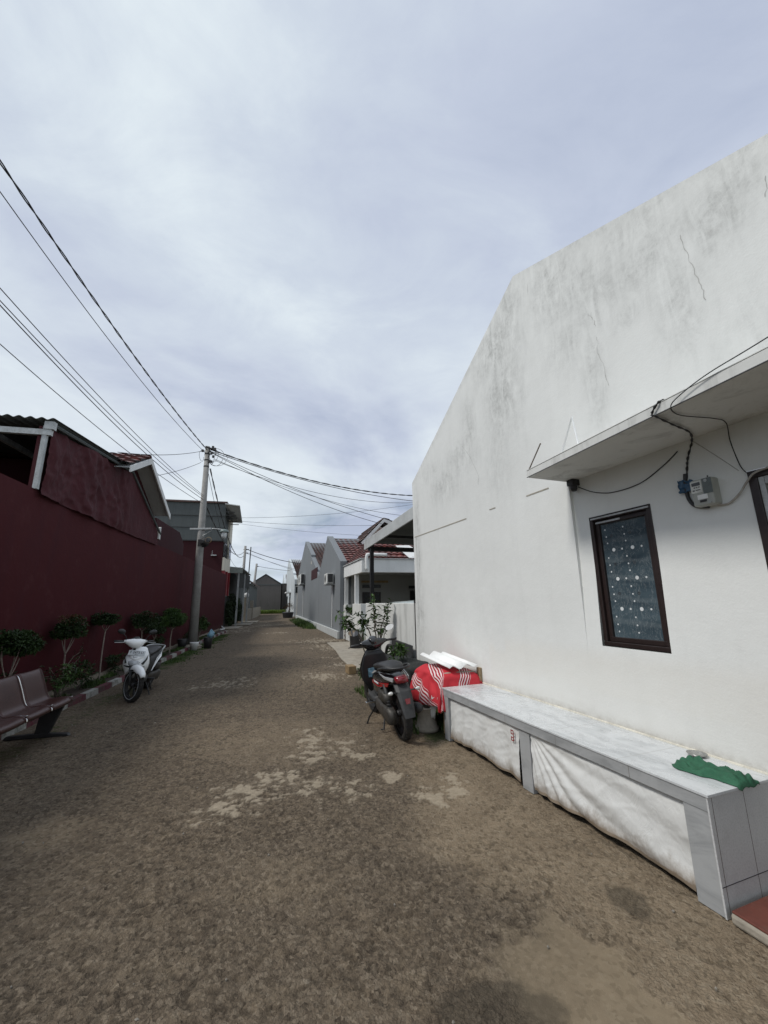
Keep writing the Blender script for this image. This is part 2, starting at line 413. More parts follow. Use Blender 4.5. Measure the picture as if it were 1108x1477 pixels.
def sarong_mat():
    t = NT('striped_red_cloth')
    uvn = t.tc.outputs['UV']; s = t.sep(uvn)
    w = t.math('ADD', s[0], t.math('MULTIPLY', t.noise(2, 3, .5, uvn), .05))
    f = t.math('FRACT', t.math('MULTIPLY', w, 3.1))
    band = t.math('LESS_THAN', t.math('ABSOLUTE', t.math('SUBTRACT', f, .5)), .20)
    ln = t.math('LESS_THAN', t.math('FRACT', t.math('MULTIPLY', f, 11)), .42)
    k = t.math('MULTIPLY', band, ln)
    c = t.mix(t.noise(6, 4), (.42,.014,.026), (.60,.032,.045))
    c = t.mix(t.math('MULTIPLY', band, .45), c, (.16,.02,.03))
    c = t.mix(k, c, (.72,.62,.62))
    return t.fin(c, .8, t.bump(t.noise(150, 2), .001))
M['sarong'] = sarong_mat()

def kerb_mat():
    t = NT('painted_kerb'); s = t.sep(t.co)
    f = t.math('FRACT', t.math('MULTIPLY', t.math('ADD', s[0], .33), 1/1.0))
    k = t.math('LESS_THAN', f, .45)
    wear = t.ramp(t.noise(7, 9, .8), [(.45, 0), (.6, 1)])
    c = t.mix(k, (.11,.018,.03), (.36,.36,.33))
    c = t.mix(t.math('MULTIPLY', wear, .75), c, (.075,.07,.055))
    return t.fin(c, .85, t.bump(t.noise(18, 7, .7), .02))
M['kerb'] = kerb_mat()

def glass_win_mat():
    # frosted film on the pane: blotchy grey blue
    t = NT('filmed_glass')
    c = t.mix(t.ramp(t.noise(3.0, 6, .6, t.mapv((1,1,2.5)), .5), [(.3, 0), (.7, 1)]), (.030,.048,.062), (.085,.12,.14))
    w = t.n('ShaderNodeTexWave'); w.bands_direction = 'Z'; w.inputs['Scale'].default_value = 2.0; w.inputs['Distortion'].default_value = 5.0
    t.l(t.co, w.inputs[0])
    c = t.mix(t.ramp(w.outputs['Fac'], [(.8, 0), (1, .18)]), c, (.22,.25,.26))
    sc_ = t.noise(3, 8, .7, t.mapv((3,1,1)), 3)
    c = t.mix(t.ramp(t.math('ABSOLUTE', t.math('SUBTRACT', sc_, .5)), [(0, .45), (.012, 0)]), c, (.4,.42,.42))
    return t.fin(c, .18, spec=.5)
M['film'] = glass_win_mat()
def dark_glass():
    t = NT('dark_glass'); return t.fin(t.mix(t.noise(3), (.010,.012,.012), (.03,.032,.03)), .12)
M['glass'] = dark_glass()
M['mirror'] = simple('mirror_glass', (.9,.92,.95), .05, .02, 3, metal=1)
M['dot'] = simple('sticker_white', (.62,.65,.66), .5, .1)
M['dot_dark'] = simple('sticker_dark', (.035,.04,.045), .5, .1)
M['ink'] = simple('ink', (.03,.03,.035), .6, .1)
M['seat_brown'] = simple('brown_perforated_metal', (.050,.019,.016), .36, .2, 8, .0006, 500, metal=.2)

# ------------------------------------------------------------------ camera, light, sky
cd = bpy.data.cameras.new('camera'); cam = bpy.data.objects.new('camera', cd); col.objects.link(cam); sc.camera = cam
cd.sensor_fit = 'HORIZONTAL'; cd.sensor_width = 36; cd.lens = 36*575/1108; cd.clip_start = .05; cd.clip_end = 3000
p_, r_ = R_(12.58), R_(-.75)
cp, sp = math.cos(p_), math.sin(p_)
M0 = Matrix(((1,0,0),(0,sp,-cp),(0,cp,sp))); Rz = Matrix(((math.cos(r_),-math.sin(r_),0),(math.sin(r_),math.cos(r_),0),(0,0,1)))
RR = Rz @ M0
rot = Matrix((RR[0], -RR[1], -RR[2])).transposed()
cam.matrix_world = Matrix.Translation((0,0,1.5)) @ rot.to_4x4()

az, el = R_(-112), R_(52)
sd = bpy.data.lights.new('sun', 'SUN'); sd.energy = 2.5; sd.angle = R_(13); sd.color = (1, .96, .90)
so = bpy.data.objects.new('sun', sd); col.objects.link(so); so.location = (-20, 0, 30)
sv = Vector((math.sin(az)*math.cos(el), math.cos(az)*math.cos(el), math.sin(el)))
so.rotation_euler = sv.to_track_quat('Z', 'Y').to_euler()

wd = bpy.data.worlds.new('World'); sc.world = wd; wd.use_nodes = True; nt = wd.node_tree; nt.nodes.clear()
def wn(t, **k):
    n = nt.nodes.new(t)
    for a, v in k.items(): setattr(n, a, v)
    return n
out = wn('ShaderNodeOutputWorld'); bg = wn('ShaderNodeBackground'); nt.links.new(bg.outputs[0], out.inputs[0])
sky = wn('ShaderNodeTexSky', sky_type='NISHITA'); sky.sun_disc = False; sky.sun_elevation = el; sky.sun_rotation = az % (2*math.pi)
sky.air_density = 1.0; sky.dust_density = 1.5
tc = wn('ShaderNodeTexCoord')
sx = wn('ShaderNodeSeparateXYZ'); nt.links.new(tc.outputs['Generated'], sx.inputs[0])
def wm(op, a, b=0, clamp=False):
    n = wn('ShaderNodeMath', operation=op); n.use_clamp = clamp
    for i, v in enumerate((a, b)):
        if hasattr(v, 'links'): nt.links.new(v, n.inputs[i])
        else: n.inputs[i].default_value = v
    return n.outputs[0]
# project the view direction on a cloud layer
zz = wm('ADD', wm('MAXIMUM', sx.outputs[2], 0), .22)
cx_, cy_ = wm('DIVIDE', sx.outputs[0], zz), wm('DIVIDE', sx.outputs[1], zz)
cmb = wn('ShaderNodeCombineXYZ'); nt.links.new(cx_, cmb.inputs[0]); nt.links.new(cy_, cmb.inputs[1])
def wnoise(scale, det, rough, dist=0, loc=(0,0,0), sc3=(1,1,1)):
    mp = wn('ShaderNodeMapping'); mp.inputs['Location'].default_value = loc; mp.inputs['Scale'].default_value = sc3
    nt.links.new(cmb.outputs[0], mp.inputs[0])
    n = wn('ShaderNodeTexNoise'); n.inputs['Scale'].default_value = scale; n.inputs['Detail'].default_value = det
    n.inputs['Roughness'].default_value = rough; n.inputs['Distortion'].default_value = dist
    nt.links.new(mp.outputs[0], n.inputs['Vector']); return n.outputs['Fac']
def wramp(f, stops):
    n = wn('ShaderNodeValToRGB'); e = n.color_ramp.elements
    while len(e) < len(stops): e.new(.5)
    for i, (p, c) in enumerate(stops): e[i].position = p; e[i].color = (*c, 1) if isinstance(c, tuple) else (c, c, c, 1)
    nt.links.new(f, n.inputs[0]); return n.outputs[0]
def wmix(f, a, b):
    n = wn('ShaderNodeMix', data_type='RGBA')
    for s_, v in ((n.inputs[0], f), (n.inputs[6], a), (n.inputs[7], b)):
        if hasattr(v, 'links'): nt.links.new(v, s_)
        else: s_.default_value = v if not isinstance(v, tuple) else (*v, 1)
    return n.outputs[2]
soft = wnoise(.80, 8, .55, .35, (3.1, 1.7, 0)); detail = wnoise(2.9, 10, .62, .5, (1, 5, 0), (1, 1.4, 1))
f1 = wm('ADD', wm('MULTIPLY', soft, .78), wm('MULTIPLY', detail, .24))
cloud = wramp(f1, [(.37, (.46,.52,.66)), (.46, (.54,.60,.73)), (.54, (.62,.69,.79)), (.64, (.78,.86,.91))])
hs = wn('ShaderNodeMix', data_type='RGBA', blend_type='MULTIPLY'); hs.inputs[0].default_value = 1
nt.links.new(sky.outputs[0], hs.inputs[6]); hs.inputs[7].default_value = (.085, .085, .085, 1)
gap = wramp(wm('ADD', wm('MULTIPLY', wnoise(1.5, 8, .6, .3, (8.3, 2.2, 0)), .8), wm('MULTIPLY', detail, .2)), [(.49, 1), (.62, .30)])
lowmask = wramp(sx.outputs[2], [(.05, 1), (.20, 1), (.42, .0)])   # thinner cloud low over the roofs
covered = wm('SUBTRACT', 1, wm('MULTIPLY', lowmask, wm('SUBTRACT', 1, gap)))
cc = wmix(covered, hs.outputs[2], cloud)
mid = wramp(sx.outputs[2], [(.02, 0), (.16, 1), (.30, .9), (.62, 0)])
cc = wmix(wm('MULTIPLY', mid, wm('MULTIPLY', wramp(soft, [(.38, 0), (.56, 1)]), .75)), cc, (.80,.87,.92))
hz = wramp(sx.outputs[2], [(0, 1), (.12, 0)])
cc = wmix(wm('MULTIPLY', hz, .55), cc, (.55,.68,.80))
nt.links.new(cc, bg.inputs[0]); bg.inputs[1].default_value = 1.0
sc.view_settings.view_transform = 'Standard'; sc.view_settings.look = 'None'; sc.view_settings.exposure = 0; sc.view_settings.gamma = 1
sc.cycles.use_denoising = True
sc.cycles.max_bounces = 6

# ------------------------------------------------------------------ ground
gm = NT('far_ground')
gm.fin(gm.mix(gm.ramp(gm.noise(.4, 8, .7), [(.35, 0), (.65, 1)]), (.05,.06,.025), (.10,.085,.055)), .95)
MB().poly([(-900,-300,-.03),(900,-300,-.03),(900,1500,-.03),(-900,1500,-.03)]).build('ground', gm.m, kind='structure')

PATCH = [(-0.91,5.01,0.16,0.24),(-0.45,4.85,0.22,0.16),(-0.63,4.51,0.23,0.17),(-0.77,4.71,0.10,0.30),(-1.08,3.62,0.30,0.28),(-0.67,3.64,0.37,0.17),(-1.22,3.40,0.16,0.16),(-0.93,3.02,0.09,0.06),(-0.95,3.87,0.22,0.14),(-0.38,3.54,0.18,0.10),(-3.11,8.13,0.38,0.40),(-1.18,8.79,0.41,0.32),(0.02,3.88,0.08,0.08),(-2.37,16.48,1.0,.9),(-0.27,4.40,0.12,0.09),(-1.3,14.6,.9,1.0),(-.95,11.6,.5,.4),(-1.05,10.3,.3,.3),
         (-8.6,22.6,.9,1.2),(-9.0,25.5,1.0,1.4),(-8.2,28,.8,1.2),(-10.2,31,.9,1.6),(-5.2,21,.6,.5),(.33,3.52,.10,.12),(.55,3.69,.08,.2)]
import numpy as np
def _h(ix, iy, sd):
    h = (ix*374761393 + iy*668265263 + sd*974634777) & 0xffffffff
    h = ((h ^ (h >> 13)) * 1274126177) & 0xffffffff
    return ((h ^ (h >> 16)) & 0xffff) / 65535.0
def vnoise(x, y, sd=0):
    ix = np.floor(x).astype(np.int64); iy = np.floor(y).astype(np.int64); fx = x-ix; fy = y-iy
    fx = fx*fx*fx*(fx*(fx*6-15)+10); fy = fy*fy*fy*(fy*(fy*6-15)+10)
    a = _h(ix, iy, sd)*(1-fx)+_h(ix+1, iy, sd)*fx; b = _h(ix, iy+1, sd)*(1-fx)+_h(ix+1, iy+1, sd)*fx
    return a*(1-fy)+b*fy
def fbm(x, y, sc_, oct_=4, sd=0, gain=.5):
    r = 0; a = 1; t = 0
    for o in range(oct_):
        c, s_ = math.cos(o*.9+.4), math.sin(o*.9+.4)
        r = r + a*vnoise((x*c-y*s_)*sc_+17.3*o, (x*s_+y*c)*sc_-9.1*o, sd+o); t += a; a *= gain; sc_ *= 2.03
    return r/t
def sst(a, b, v):
    t = np.clip((v-a)/(b-a), 0, 1); return t*t*(3-2*t)
def ell(x, y, cx, cy, rx, ry): return np.exp(-(((x-cx)/rx)**2 + ((y-cy)/ry)**2)**1.3*.8)
def frl(F, x, y):
    c, s_ = math.cos(F.ang), math.sin(F.ang); dx, dy = x-F.O.x, y-F.O.y
    return dx*c+dy*s_, -dx*s_+dy*c
def road_fields(x, y):
    r = 0*x
    for (a, b, c, d) in PATCH: r = np.maximum(r, np.exp(-((x-a)/(c*1.35))**2 - ((y-b)/(d*1.35))**2))
    rag = fbm(x, y, 13, 5, 3, .7)*.72 + fbm(x*.7, y, 3.2, 3, 9)*.28
    patch = sst(.47, .64, r*.50 + (rag-.5)*2.7 + .10) * sst(.08, .25, r)
    ex = np.where(y < 6, .50-.13*(y-1.8), -.05-.08*(y-6)) + (fbm(x, y, 1.3, 4, 21)-.5)*1.1
    g = np.where(y < 11.5, 1/(1+np.exp(-(x-ex)*5)), .3)
    for k, e in ((.8, (-2.3,3.1,.32,.25)), (.5, (-.6,2.6,.5,.3)), (.6, (-1.2,5,1.6,1.1)), (.55, (-1.6,8.5,1.2,2.0))): g = np.maximum(g, k*ell(x, y, *e))
    g = np.maximum(g, .30)
    # trowelled cement smear, flat and slightly darker, at the lower right
    sm = sst(.40, .66, .75*ell(x, y, .80, 1.95, .38, .36) + (fbm(x, y, 4, 4, 31)-.5)*.9)
    damp = sst(.42, .6, np.maximum(.8*ell(x, y, .42, 1.86, .22, .13), .75*ell(x, y, 1.22, 2.42, .13, .16)) + (fbm(x, y, 7, 4, 41)-.5)*.8)
    u, v = frl(FB, x, y)
    gr = np.where((u > 3.6) & (u < 14.5) & (v < .12), .8*np.exp(-((v+.12)/.42)**2), 0)
    gr = np.maximum(gr, np.where((v < .12) & (u < 1.8), .5*np.exp(-((v+.4)/.45)**2), 0))
    gr = np.maximum(gr, np.maximum(.95*ell(x, y, .55, 5.25, .22, .5), .9*ell(x, y, .45, 6.4, .25, .8)))
    uc, vc = frl(FC, x, y)
    gr = np.maximum(gr, np.where((uc > 6.5) & (uc < 22) & (vc > -.4), .9*np.exp(-((vc-.3)/.45)**2), 0))
    gr = np.clip(gr*(.55+.9*fbm(x, y, 3, 4, 51)), 0, 1)
    # relief: crusted top with pits torn out of it
    n1 = fbm(x, y, 33, 4, 61, .6); n2 = fbm(x, y, 62, 2, 71, .5); big = fbm(x, y, 2.2, 4, 81)
    loose = sst(.35, .62, big)
    pit = 1-sst(.30, .40, n1 + (.5-loose)*.08)
    calm = np.maximum(np.maximum(patch*.9, sm*.95), .45*sst(.5, 1, g))
    fade = np.clip(1.15-y/12, 0, 1)
    h = ((n1-.5)*.013 + (n2-.5)*.006 - pit*.006)*(1-calm)*fade + (big-.5)*.02*np.clip(1.2-y/20, 0, 1) + patch*.004*fade
    return h, patch, np.clip(g, 0, 1), gr, pit*(1-calm)*(.4+.6*loose), np.maximum(sm*.0, damp), sm
xs = np.unique(np.concatenate([np.arange(-9, -4.6, .12), np.arange(-4.6, -2.6, .03), np.arange(-2.6, 1.75, .0125), np.arange(1.75, 5, .08)]))
yl = list(np.arange(-2, 1.25, .1)); y = 1.25
while y < 66: yl.append(y); y += .0044*y if y < 7 else .011*y
ya = np.array(yl); X, Y = np.meshgrid(xs, ya); X = X - .22*np.maximum(Y-2, 0) + 0*X
# widen far rows
X = (X+.9+.22*np.maximum(Y-2, 0))*(1+.02*np.maximum(Y, 0)) - .9 - .22*np.maximum(Y-2, 0)
Hh, Pp, Gg, Rr, Ci, Dm, Sm = road_fields(X, Y)
Hh = Hh - .004
nr, ncol = X.shape
me = bpy.data.meshes.new('road'); me.vertices.add(nr*ncol)
me.vertices.foreach_set('co', np.stack([X, Y, Hh], -1).astype(np.float32).ravel())
I = (np.arange(nr-1)[:, None]*ncol + np.arange(ncol-1)[None, :]).ravel()
Q = np.stack([I, I+1, I+ncol+1, I+ncol], -1).astype(np.int32)
me.loops.add(Q.size); me.loops.foreach_set('vertex_index', Q.ravel())
me.polygons.add(len(Q)); me.polygons.foreach_set('loop_start', (np.arange(len(Q))*4).astype(np.int32))
me.polygons.foreach_set('use_smooth', np.ones(len(Q), dtype=bool))
me.update(calc_edges=True)
ca = me.color_attributes.new('mask', 'FLOAT_COLOR', 'POINT'); ca.data.foreach_set('color', np.stack([Pp, Gg, Rr, Ci], -1).astype(np.float32).ravel())
ca = me.color_attributes.new('mask2', 'FLOAT_COLOR', 'POINT'); ca.data.foreach_set('color', np.stack([Dm, Sm, Dm*0, Dm*0+1], -1).astype(np.float32).ravel())
me.materials.append(M['road']); ro = bpy.data.objects.new('road', me); col.objects.link(ro); tag(ro, kind='structure')

# grass strip at the end of the street, in front of the far wall
def blades(pts, h, w=.012, n=3, seed=1):
    rnd = random.Random(seed); mb = MB(); vs = []; fs = []
    for (x, y, z) in pts:
        for k in range(n):
            a = rnd.uniform(0, 6.28); hh = h*rnd.uniform(.5, 1.3); d = Vector((math.cos(a), math.sin(a), 0))
            b = Vector((x+rnd.uniform(-.03,.03), y+rnd.uniform(-.03,.03), z)); t = b + d*hh*rnd.uniform(.2,.7) + Vector((0,0,hh))
            m_ = b.lerp(t, .5) + Vector((0,0,hh*.12)); s_ = Vector((-d.y, d.x, 0))*w
            i = len(vs); vs += [b-s_, b+s_, m_+s_*.7, m_-s_*.7, t]; fs += [(i,i+1,i+2,i+3), (i+3,i+2,i+4)]
    return mb.add(vs, fs)
rnd = random.Random(3)
pts = []
for k in range(5200):
    u, v = rnd.uniform(-2.6, -.05), rnd.uniform(-3.3, 3.4); p = FF.w(u, v, 0)
    pts.append((p.x, p.y, .0))
blades(pts, .42, .04, 2, 5).build('grass', leafmat('grass_far', (.12,.20,.03), (.22,.30,.06)), kind='stuff', label='strip of green grass in front of the brown end wall', cat='grass')
MB().prism([FF.w(-2.7,-3.6,.0), FF.w(-2.7,3.8,.0), FF.w(.0,3.8,.0), FF.w(.0,-3.6,.0)], (0,0,.05)).build('verge', gm.m, kind='structure')
pts = []
for k in range(2600):
    u = rnd.triangular(6.5, 20, 10.5); v = abs(rnd.gauss(.0, .38))+.03
    if v < 1.0: pts.append(tuple(FC.w(u, v, 0)))
blades(pts, .20, .012, 3, 6).build('grass', M['grass'], kind='stuff', label='weedy grass tuft growing along the grey house walls', cat='grass')
pts = []
for k in range(1800):
    u = rnd.uniform(3.0, 5.6); v = rnd.gauss(-.12, .2)
    if not (2.75 < u < 3.4 and -.1 < v < .1): pts.append(tuple(FA.w(u, min(v, .25), 0)))
blades(pts, .07, .006, 3, 7).build('grass', M['grass'], kind='stuff', label='short grass growing under the red cloth heap', cat='grass')
pts = []
for k in range(4200):
    u = rnd.uniform(-.5, 14); v = rnd.uniform(.14, .5)
    if nz(u*1.5, v*3) > -.05: pts.append(tuple(FB.w(u, v, .065)))
blades(pts, .055, .006, 3, 8).build('grass', M['grass'], kind='stuff', label='grass on the planting strip behind the painted kerb', cat='grass')
pts = []
for k in range(3400):
    u = rnd.uniform(4.2, 14); v = -abs(rnd.gauss(0, .25))
    if nz(u*1.3, v*3, 4) > -.1: pts.append(tuple(FB.w(u, v-.02, 0)))
blades(pts, .03, .007, 2, 9).build('grass', M['grass'], kind='stuff', label='low grass spilling on the asphalt beside the painted kerb', cat='grass')
# pebbles lying loose
mb = MB(); rnd = random.Random(11)
for k in range(150):
    x, y = rnd.uniform(-2.6, 1.4), rnd.uniform(1.4, 6) if k % 3 else rnd.uniform(1.4, 3)
    if k < 110: p = FB.w(rnd.uniform(-2, 3), -abs(rnd.gauss(0, .5))-.1, 0); x, y = p.x, p.y
    if FA.loc((x, y, 0)).y < .06: continue
    s_ = rnd.uniform(.003, .009); a = [rnd.uniform(.6, 1.3) for _ in range(6)]
    mb.add([(x+s_*a[0],y,.004),(x,y+s_*a[1],.004),(x-s_*a[2],y,.004),(x,y-s_*a[3],.004),(x,y,.004+s_*.9*a[4]),(x,y,-.01)],
           [(0,1,4),(1,2,4),(2,3,4),(3,0,4),(1,0,5),(2,1,5),(3,2,5),(0,3,5)])
mb.build('gravel', simple('pebble', (.22,.20,.17), .9, .4, 30), kind='stuff', label='loose pebbles scattered over the asphalt', cat='gravel')
def stone(px, py, s_, label):
    mb = MB(); mb.grid(lambda a, b: (px + s_*math.cos(a*6.283)*math.sin(b*3.1416)*(1.3+.5*nz(a*4, b*4, px)), py + s_*math.sin(a*6.283)*math.sin(b*3.1416)*(1+.4*nz(a*3, b*5)),
                        max(0, s_*.5 + s_*.6*math.cos(b*3.1416)*(1+.3*nz(a*5, b*3)))), 12, 8)
    mb.build('stone', simple('stone_pale', (.42,.39,.35), .9, .2, 30), label=label, cat='stone', org=(px, py, 0), smooth=True)
stone(1.44, 3.14, .022, 'small pale stone lying alone on the sandy ground before the bench')
stone(1.40, 3.40, .03, 'crumpled grey stone lump near the bottom edge of the white banner')

# ------------------------------------------------------------------ white house (right)
H = thing('house', 'large white plastered house with weathered gable wall, concrete canopy and brown window', 'house', FA, (0, -.55, 0))
def ztop(u):
    pts = [(4.666, 3.549), (1.63, 5.235), (-5.0, 8.6)]
    # back slope past the ridge runs down again out of view
    if u >= 1.63: return 5.235 + (u-1.63)*(3.549-5.235)/(4.666-1.63)
    if u >= -.653: return 5.235 + (u-1.63)*(4.234-5.235)/(-.653-1.63)
    return 4.234 + (u+.653)*.438
STN = [(2.05,4.55,.5,.5,1),(1.75,4.95,.3,.3,.8),(1.1,4.7,.35,.3,.9),(2.0,3.9,.35,.6,1),(3.0,3.45,.5,.25,.8),(3.5,3.2,.5,.25,.8),(2.75,3.75,.2,.5,.7),(.6,4.1,.3,.35,.7),(1.0,3.9,.3,.3,.6),
       (.15,4.1,.3,.3,.8),(-.3,4.0,.25,.3,.8),(.0,3.6,.15,.5,.7),(-.45,4.1,.2,.25,.7),(.75,3.4,.12,.5,.7),(.35,3.75,.25,.12,.6),(4.5,2.2,.10,1.2,1),(4.5,1.2,.18,.5,1),(2.2,3.2,.25,.6,.5),(.9,4.4,.5,.25,.8),(.2,4.45,.5,.18,.7),(3.9,3.5,.5,.2,.6),(-.35,3.0,.3,.5,.35)]
def wmask(u, z):
    r = 0
    for (a, b, c, d, k) in STN: r = max(r, k*math.exp(-(((u-a)/c)**2+((z-b)/d)**2)))
    r = max(r, .55*math.exp(-((ztop(u)-z)/.10)**2))
    g = 0
    if z < 1.25: g = 1 if z < 1.0 else max(0, 1-(z-1.0)/.12)
    if u > 2.6 or (z > .95 and u > 2.3): g *= .25
    if z < .75: g *= .75
    b = .8*math.exp(-max(0, z-.53)/.035) + (.8*math.exp(-max(0, z)/.25) if u > 2.8 else 0)
    return (min(r, 1), g*.75, min(b, 1))
def vrec(z):
    t = max(0, min(1, (z-1.0)/.9)); return -.5503 - .029*t*t*(3-2*t)
def wallgrid(u0, u1, z0f, z1f, v, step=.05):
    n = max(2, int((u1-u0)/step)); m = 70; mb = MB(); vs = []; at = []
    for i in range(n+1):
        u = u0+(u1-u0)*i/n; a, b = z0f(u), z1f(u)
        for j in range(m+1):
            z = a+(b-a)*j/m; vs.append((u, vrec(z) if v == VR else v, z)); at.append(wmask(u, z))
    mb.add(vs, [(i*(m+1)+j, i*(m+1)+j+1, (i+1)*(m+1)+j+1, (i+1)*(m+1)+j) for i in range(n) for j in range(m)])
    return mb, at
VR = -.585
# front skin: left part with gable slope, upper part over the canopy, recessed part with openings
mb, at = wallgrid(1.63, 4.666, lambda u: 0, ztop, -.55)
b2, a2 = wallgrid(1.17, 1.63, lambda u: 0, ztop, -.55)
b3, a3 = wallgrid(-4.5, 1.17, lambda u: 2.56, ztop, -.55)
def joinm(*l):
    r = MB(); at = []
    for (m, a) in l: r.add(m.V, m.F); at += a
    return r, at
WU0, WU1, WZ0, WZ1 = .455, 1.018, 1.119, 2.19
VR = -.585
segs = [(WU1, 1.17, 0, 2.56), (WU0, WU1, 0, WZ0), (WU0, WU1, WZ1, 2.56), (-.17, WU0, 0, 2.56), (-1.0, -.17, 2.24, 2.56), (-4.5, -1.0, 0, 2.56)]
parts = [(mb, at), (b2, a2), (b3, a3)]
for (a, b, c, d) in segs:
    parts.append(wallgrid(a, b, lambda u, c=c: c, lambda u, d=d: d, VR))
wm_, wa = joinm(*parts)
nb = len(wm_.V)
def qq(*p):
    global wa
    wm_.poly(p); wa += [wmask(q[0], q[2]) for q in p]
for k in range(26):
    z0, z1 = k/26*2.56, (k+1)/26*2.56; qq((1.17,-.5502,z0),(1.17,-.5502,z1),(1.17,vrec(z1),z1),(1.17,vrec(z0),z0))
# far end wall, back
for (a, b) in [((4.666,-.55),(4.666,-6)), ((4.666,-6),(-4.5,-6)), ((-4.5,-6),(-4.5,-.55))]:
    qq((a[0],a[1],0),(b[0],b[1],0),(b[0],b[1],ztop(b[0])),(a[0],a[1],ztop(a[0])))
qq((4.666,-.55,3.549),(4.666,-6,3.549),(1.63,-6,5.235),(1.63,-.55,5.235))
qq((1.63,-.55,5.235),(1.63,-6,5.235),(-.653,-6,4.234),(-.653,-.55,4.234))
wm_.build('wall', M['white_wall'], H, att=wa)
# reveals of the openings
def reveal(mb, u0, u1, z0, z1, v0, v1):
    mb.poly([(u0,v0,z0),(u0,v0,z1),(u0,v1,z1),(u0,v1,z0)]); mb.poly([(u1,v0,z0),(u1,v1,z0),(u1,v1,z1),(u1,v0,z1)])
    mb.poly([(u0,v0,z1),(u1,v0,z1),(u1,v1,z1),(u0,v1,z1)]); mb.poly([(u0,v0,z0),(u0,v1,z0),(u1,v1,z0),(u1,v0,z0)])
rv = MB(); reveal(rv, WU0, WU1, WZ0, WZ1, VR, VR-.12); reveal(rv, -1.0, -.17, 0, 2.24, VR, VR-.15)
rv.build('opening_reveal', M['white_paint'], H)
# parapet edge board on the gable
cp_ = MB()
for (a, b) in [((4.68,3.549),(1.63,5.243)), ((1.63,5.243),(-.653,4.242)), ]:
    pass
# window
wf = MB()
def frame(mb, u0, u1, z0, z1, v0, v1, t):
    mb.box(u0, u1, v0, v1, z1-t, z1); mb.box(u0, u1, v0, v1, z0, z0+t)
    mb.box(u0, u0+t, v0, v1, z0+t, z1-t); mb.box(u1-t, u1, v0, v1, z0+t, z1-t)
frame(wf, WU0+.002, WU1-.002, WZ0+.002, WZ1-.002, VR-.07, VR+.012, .035)
win = wf.build('window', M['winframe'], H, bevel=.004)
sf = MB(); frame(sf, WU0+.039, WU1-.039, WZ0+.039, WZ1-.039, VR-.055, VR-.012, .035); sf.build('frame', M['winframe'], win, bevel=.003)
MB().box(WU0+.07, WU1-.07, VR-.04, VR-.034, WZ0+.07, WZ1-.07).build('pane', M['film'], win)
pf = MB(); pf.box(WU0+.012, WU1-.02, VR+.0135, VR+.0155, WZ1-.028, WZ1-.016); pf.box(WU0+.28, WU1-.045, VR-.010, VR-.008, WZ1-.066, WZ1-.052)
pf.build('protective_film', M['galv'], win)
dm, dd = MB(), MB()
def disc(mb, u, z, r, v=VR-.0325, n=14, inner=0):
    if inner:
        vs = [(u+rr*math.cos(2*math.pi*k/n), v, z+rr*math.sin(2*math.pi*k/n)) for rr in (r, inner) for k in range(n)]
        mb.add(vs, [(k, (k+1) % n, (k+1) % n+n, k+n) for k in range(n)])
    else: mb.add([(u+r*math.cos(2*math.pi*k/n), v, z+r*math.sin(2*math.pi*k/n)) for k in range(n)], [tuple(range(n))])
gw, gh = WU1-WU0-.14, WZ1-WZ0-.14
for row in range(4):
    zb = WZ1-.07-gh*(.06+.255*row)
    for cu in (.10, .50):
        uu = lambda s_: WU1-.07-gw*s_
        disc(dm, uu(cu), zb, .0065); disc(dm, uu(cu+.01), zb-.06, .0065)
        disc(dm, uu(cu+.02), zb-.115, .0065)
        if row < 3:
            disc(dd, uu(cu+.13), zb-.055, .012, inner=.006); disc(dm, uu(cu+.14), zb-.175, .015); disc(dm, uu(cu+.32), zb-.175, .008)
each(dm, 'sticker', M['dot'], win); each(dd, 'sticker', M['dot_dark'], win, label='dark ring sticker on the pane')
# door / second opening at the right edge
df = MB(); t_ = .05
frame(df, -.998, -.172, 0.002, 2.238, VR-.10, VR+.014, .045)
dr = df.build('door', M['winframe'], H, bevel=.004, label='dark brown framed door at the right edge of the picture')
MB().box(-.95, -.22, VR-.09, VR-.07, .05, 2.19).build('pane', M['glass'], dr)
f2 = MB(); f2.box(-.245, -.218, VR-.068, VR+.004, .05, 2.19); f2.box(-.95, -.247, VR-.068, VR+.004, 2.145, 2.19)
f2.build('frame', M['galv'], dr)
# canopy
cn = MB()
cn.prism([(1.18,-.66,2.561),(1.18,-.09,2.561),(-.66,.058,2.561),(-4.5,.365,2.561),(-4.5,-.66,2.561)], (0,0,.063))
can = cn.build('canopy', M['white_dirty'], H, bevel=.004)
lip = MB(); lip.prism([(1.183,-.52,2.6245),(1.183,-.087,2.6245),(-.66,.060,2.6245),(-4.5,.367,2.6245),(-4.5,-.52,2.6245)], (0,0,.004))
lip.build('edge_strip', M['white_dirty'], can); dl = MB(); dl.prism([(1.182,-.092,2.5600),(1.182,-.0865,2.5600),(-.66,.0605,2.5600),(-4.5,.3675,2.5600),(-4.5,.362,2.5600),(-.66,.055,2.5600)], (0,0,.005)); dl.build('drip_edge', M['darkgrey'], can)
stn = MB()
for (u, r) in ((.55,.10),(.42,.07),(.3,.06)):
    vs = [(u+r*(1+.3*nz(k*1.7, u))*math.cos(k*.5236), -.12+u*-.03 - .06*(1+math.sin(k*.5236)) , 2.560) for k in range(12)]
    stn.add(vs, [tuple(range(12))])
CRK = simple('crack', (.40,.40,.385), .9)
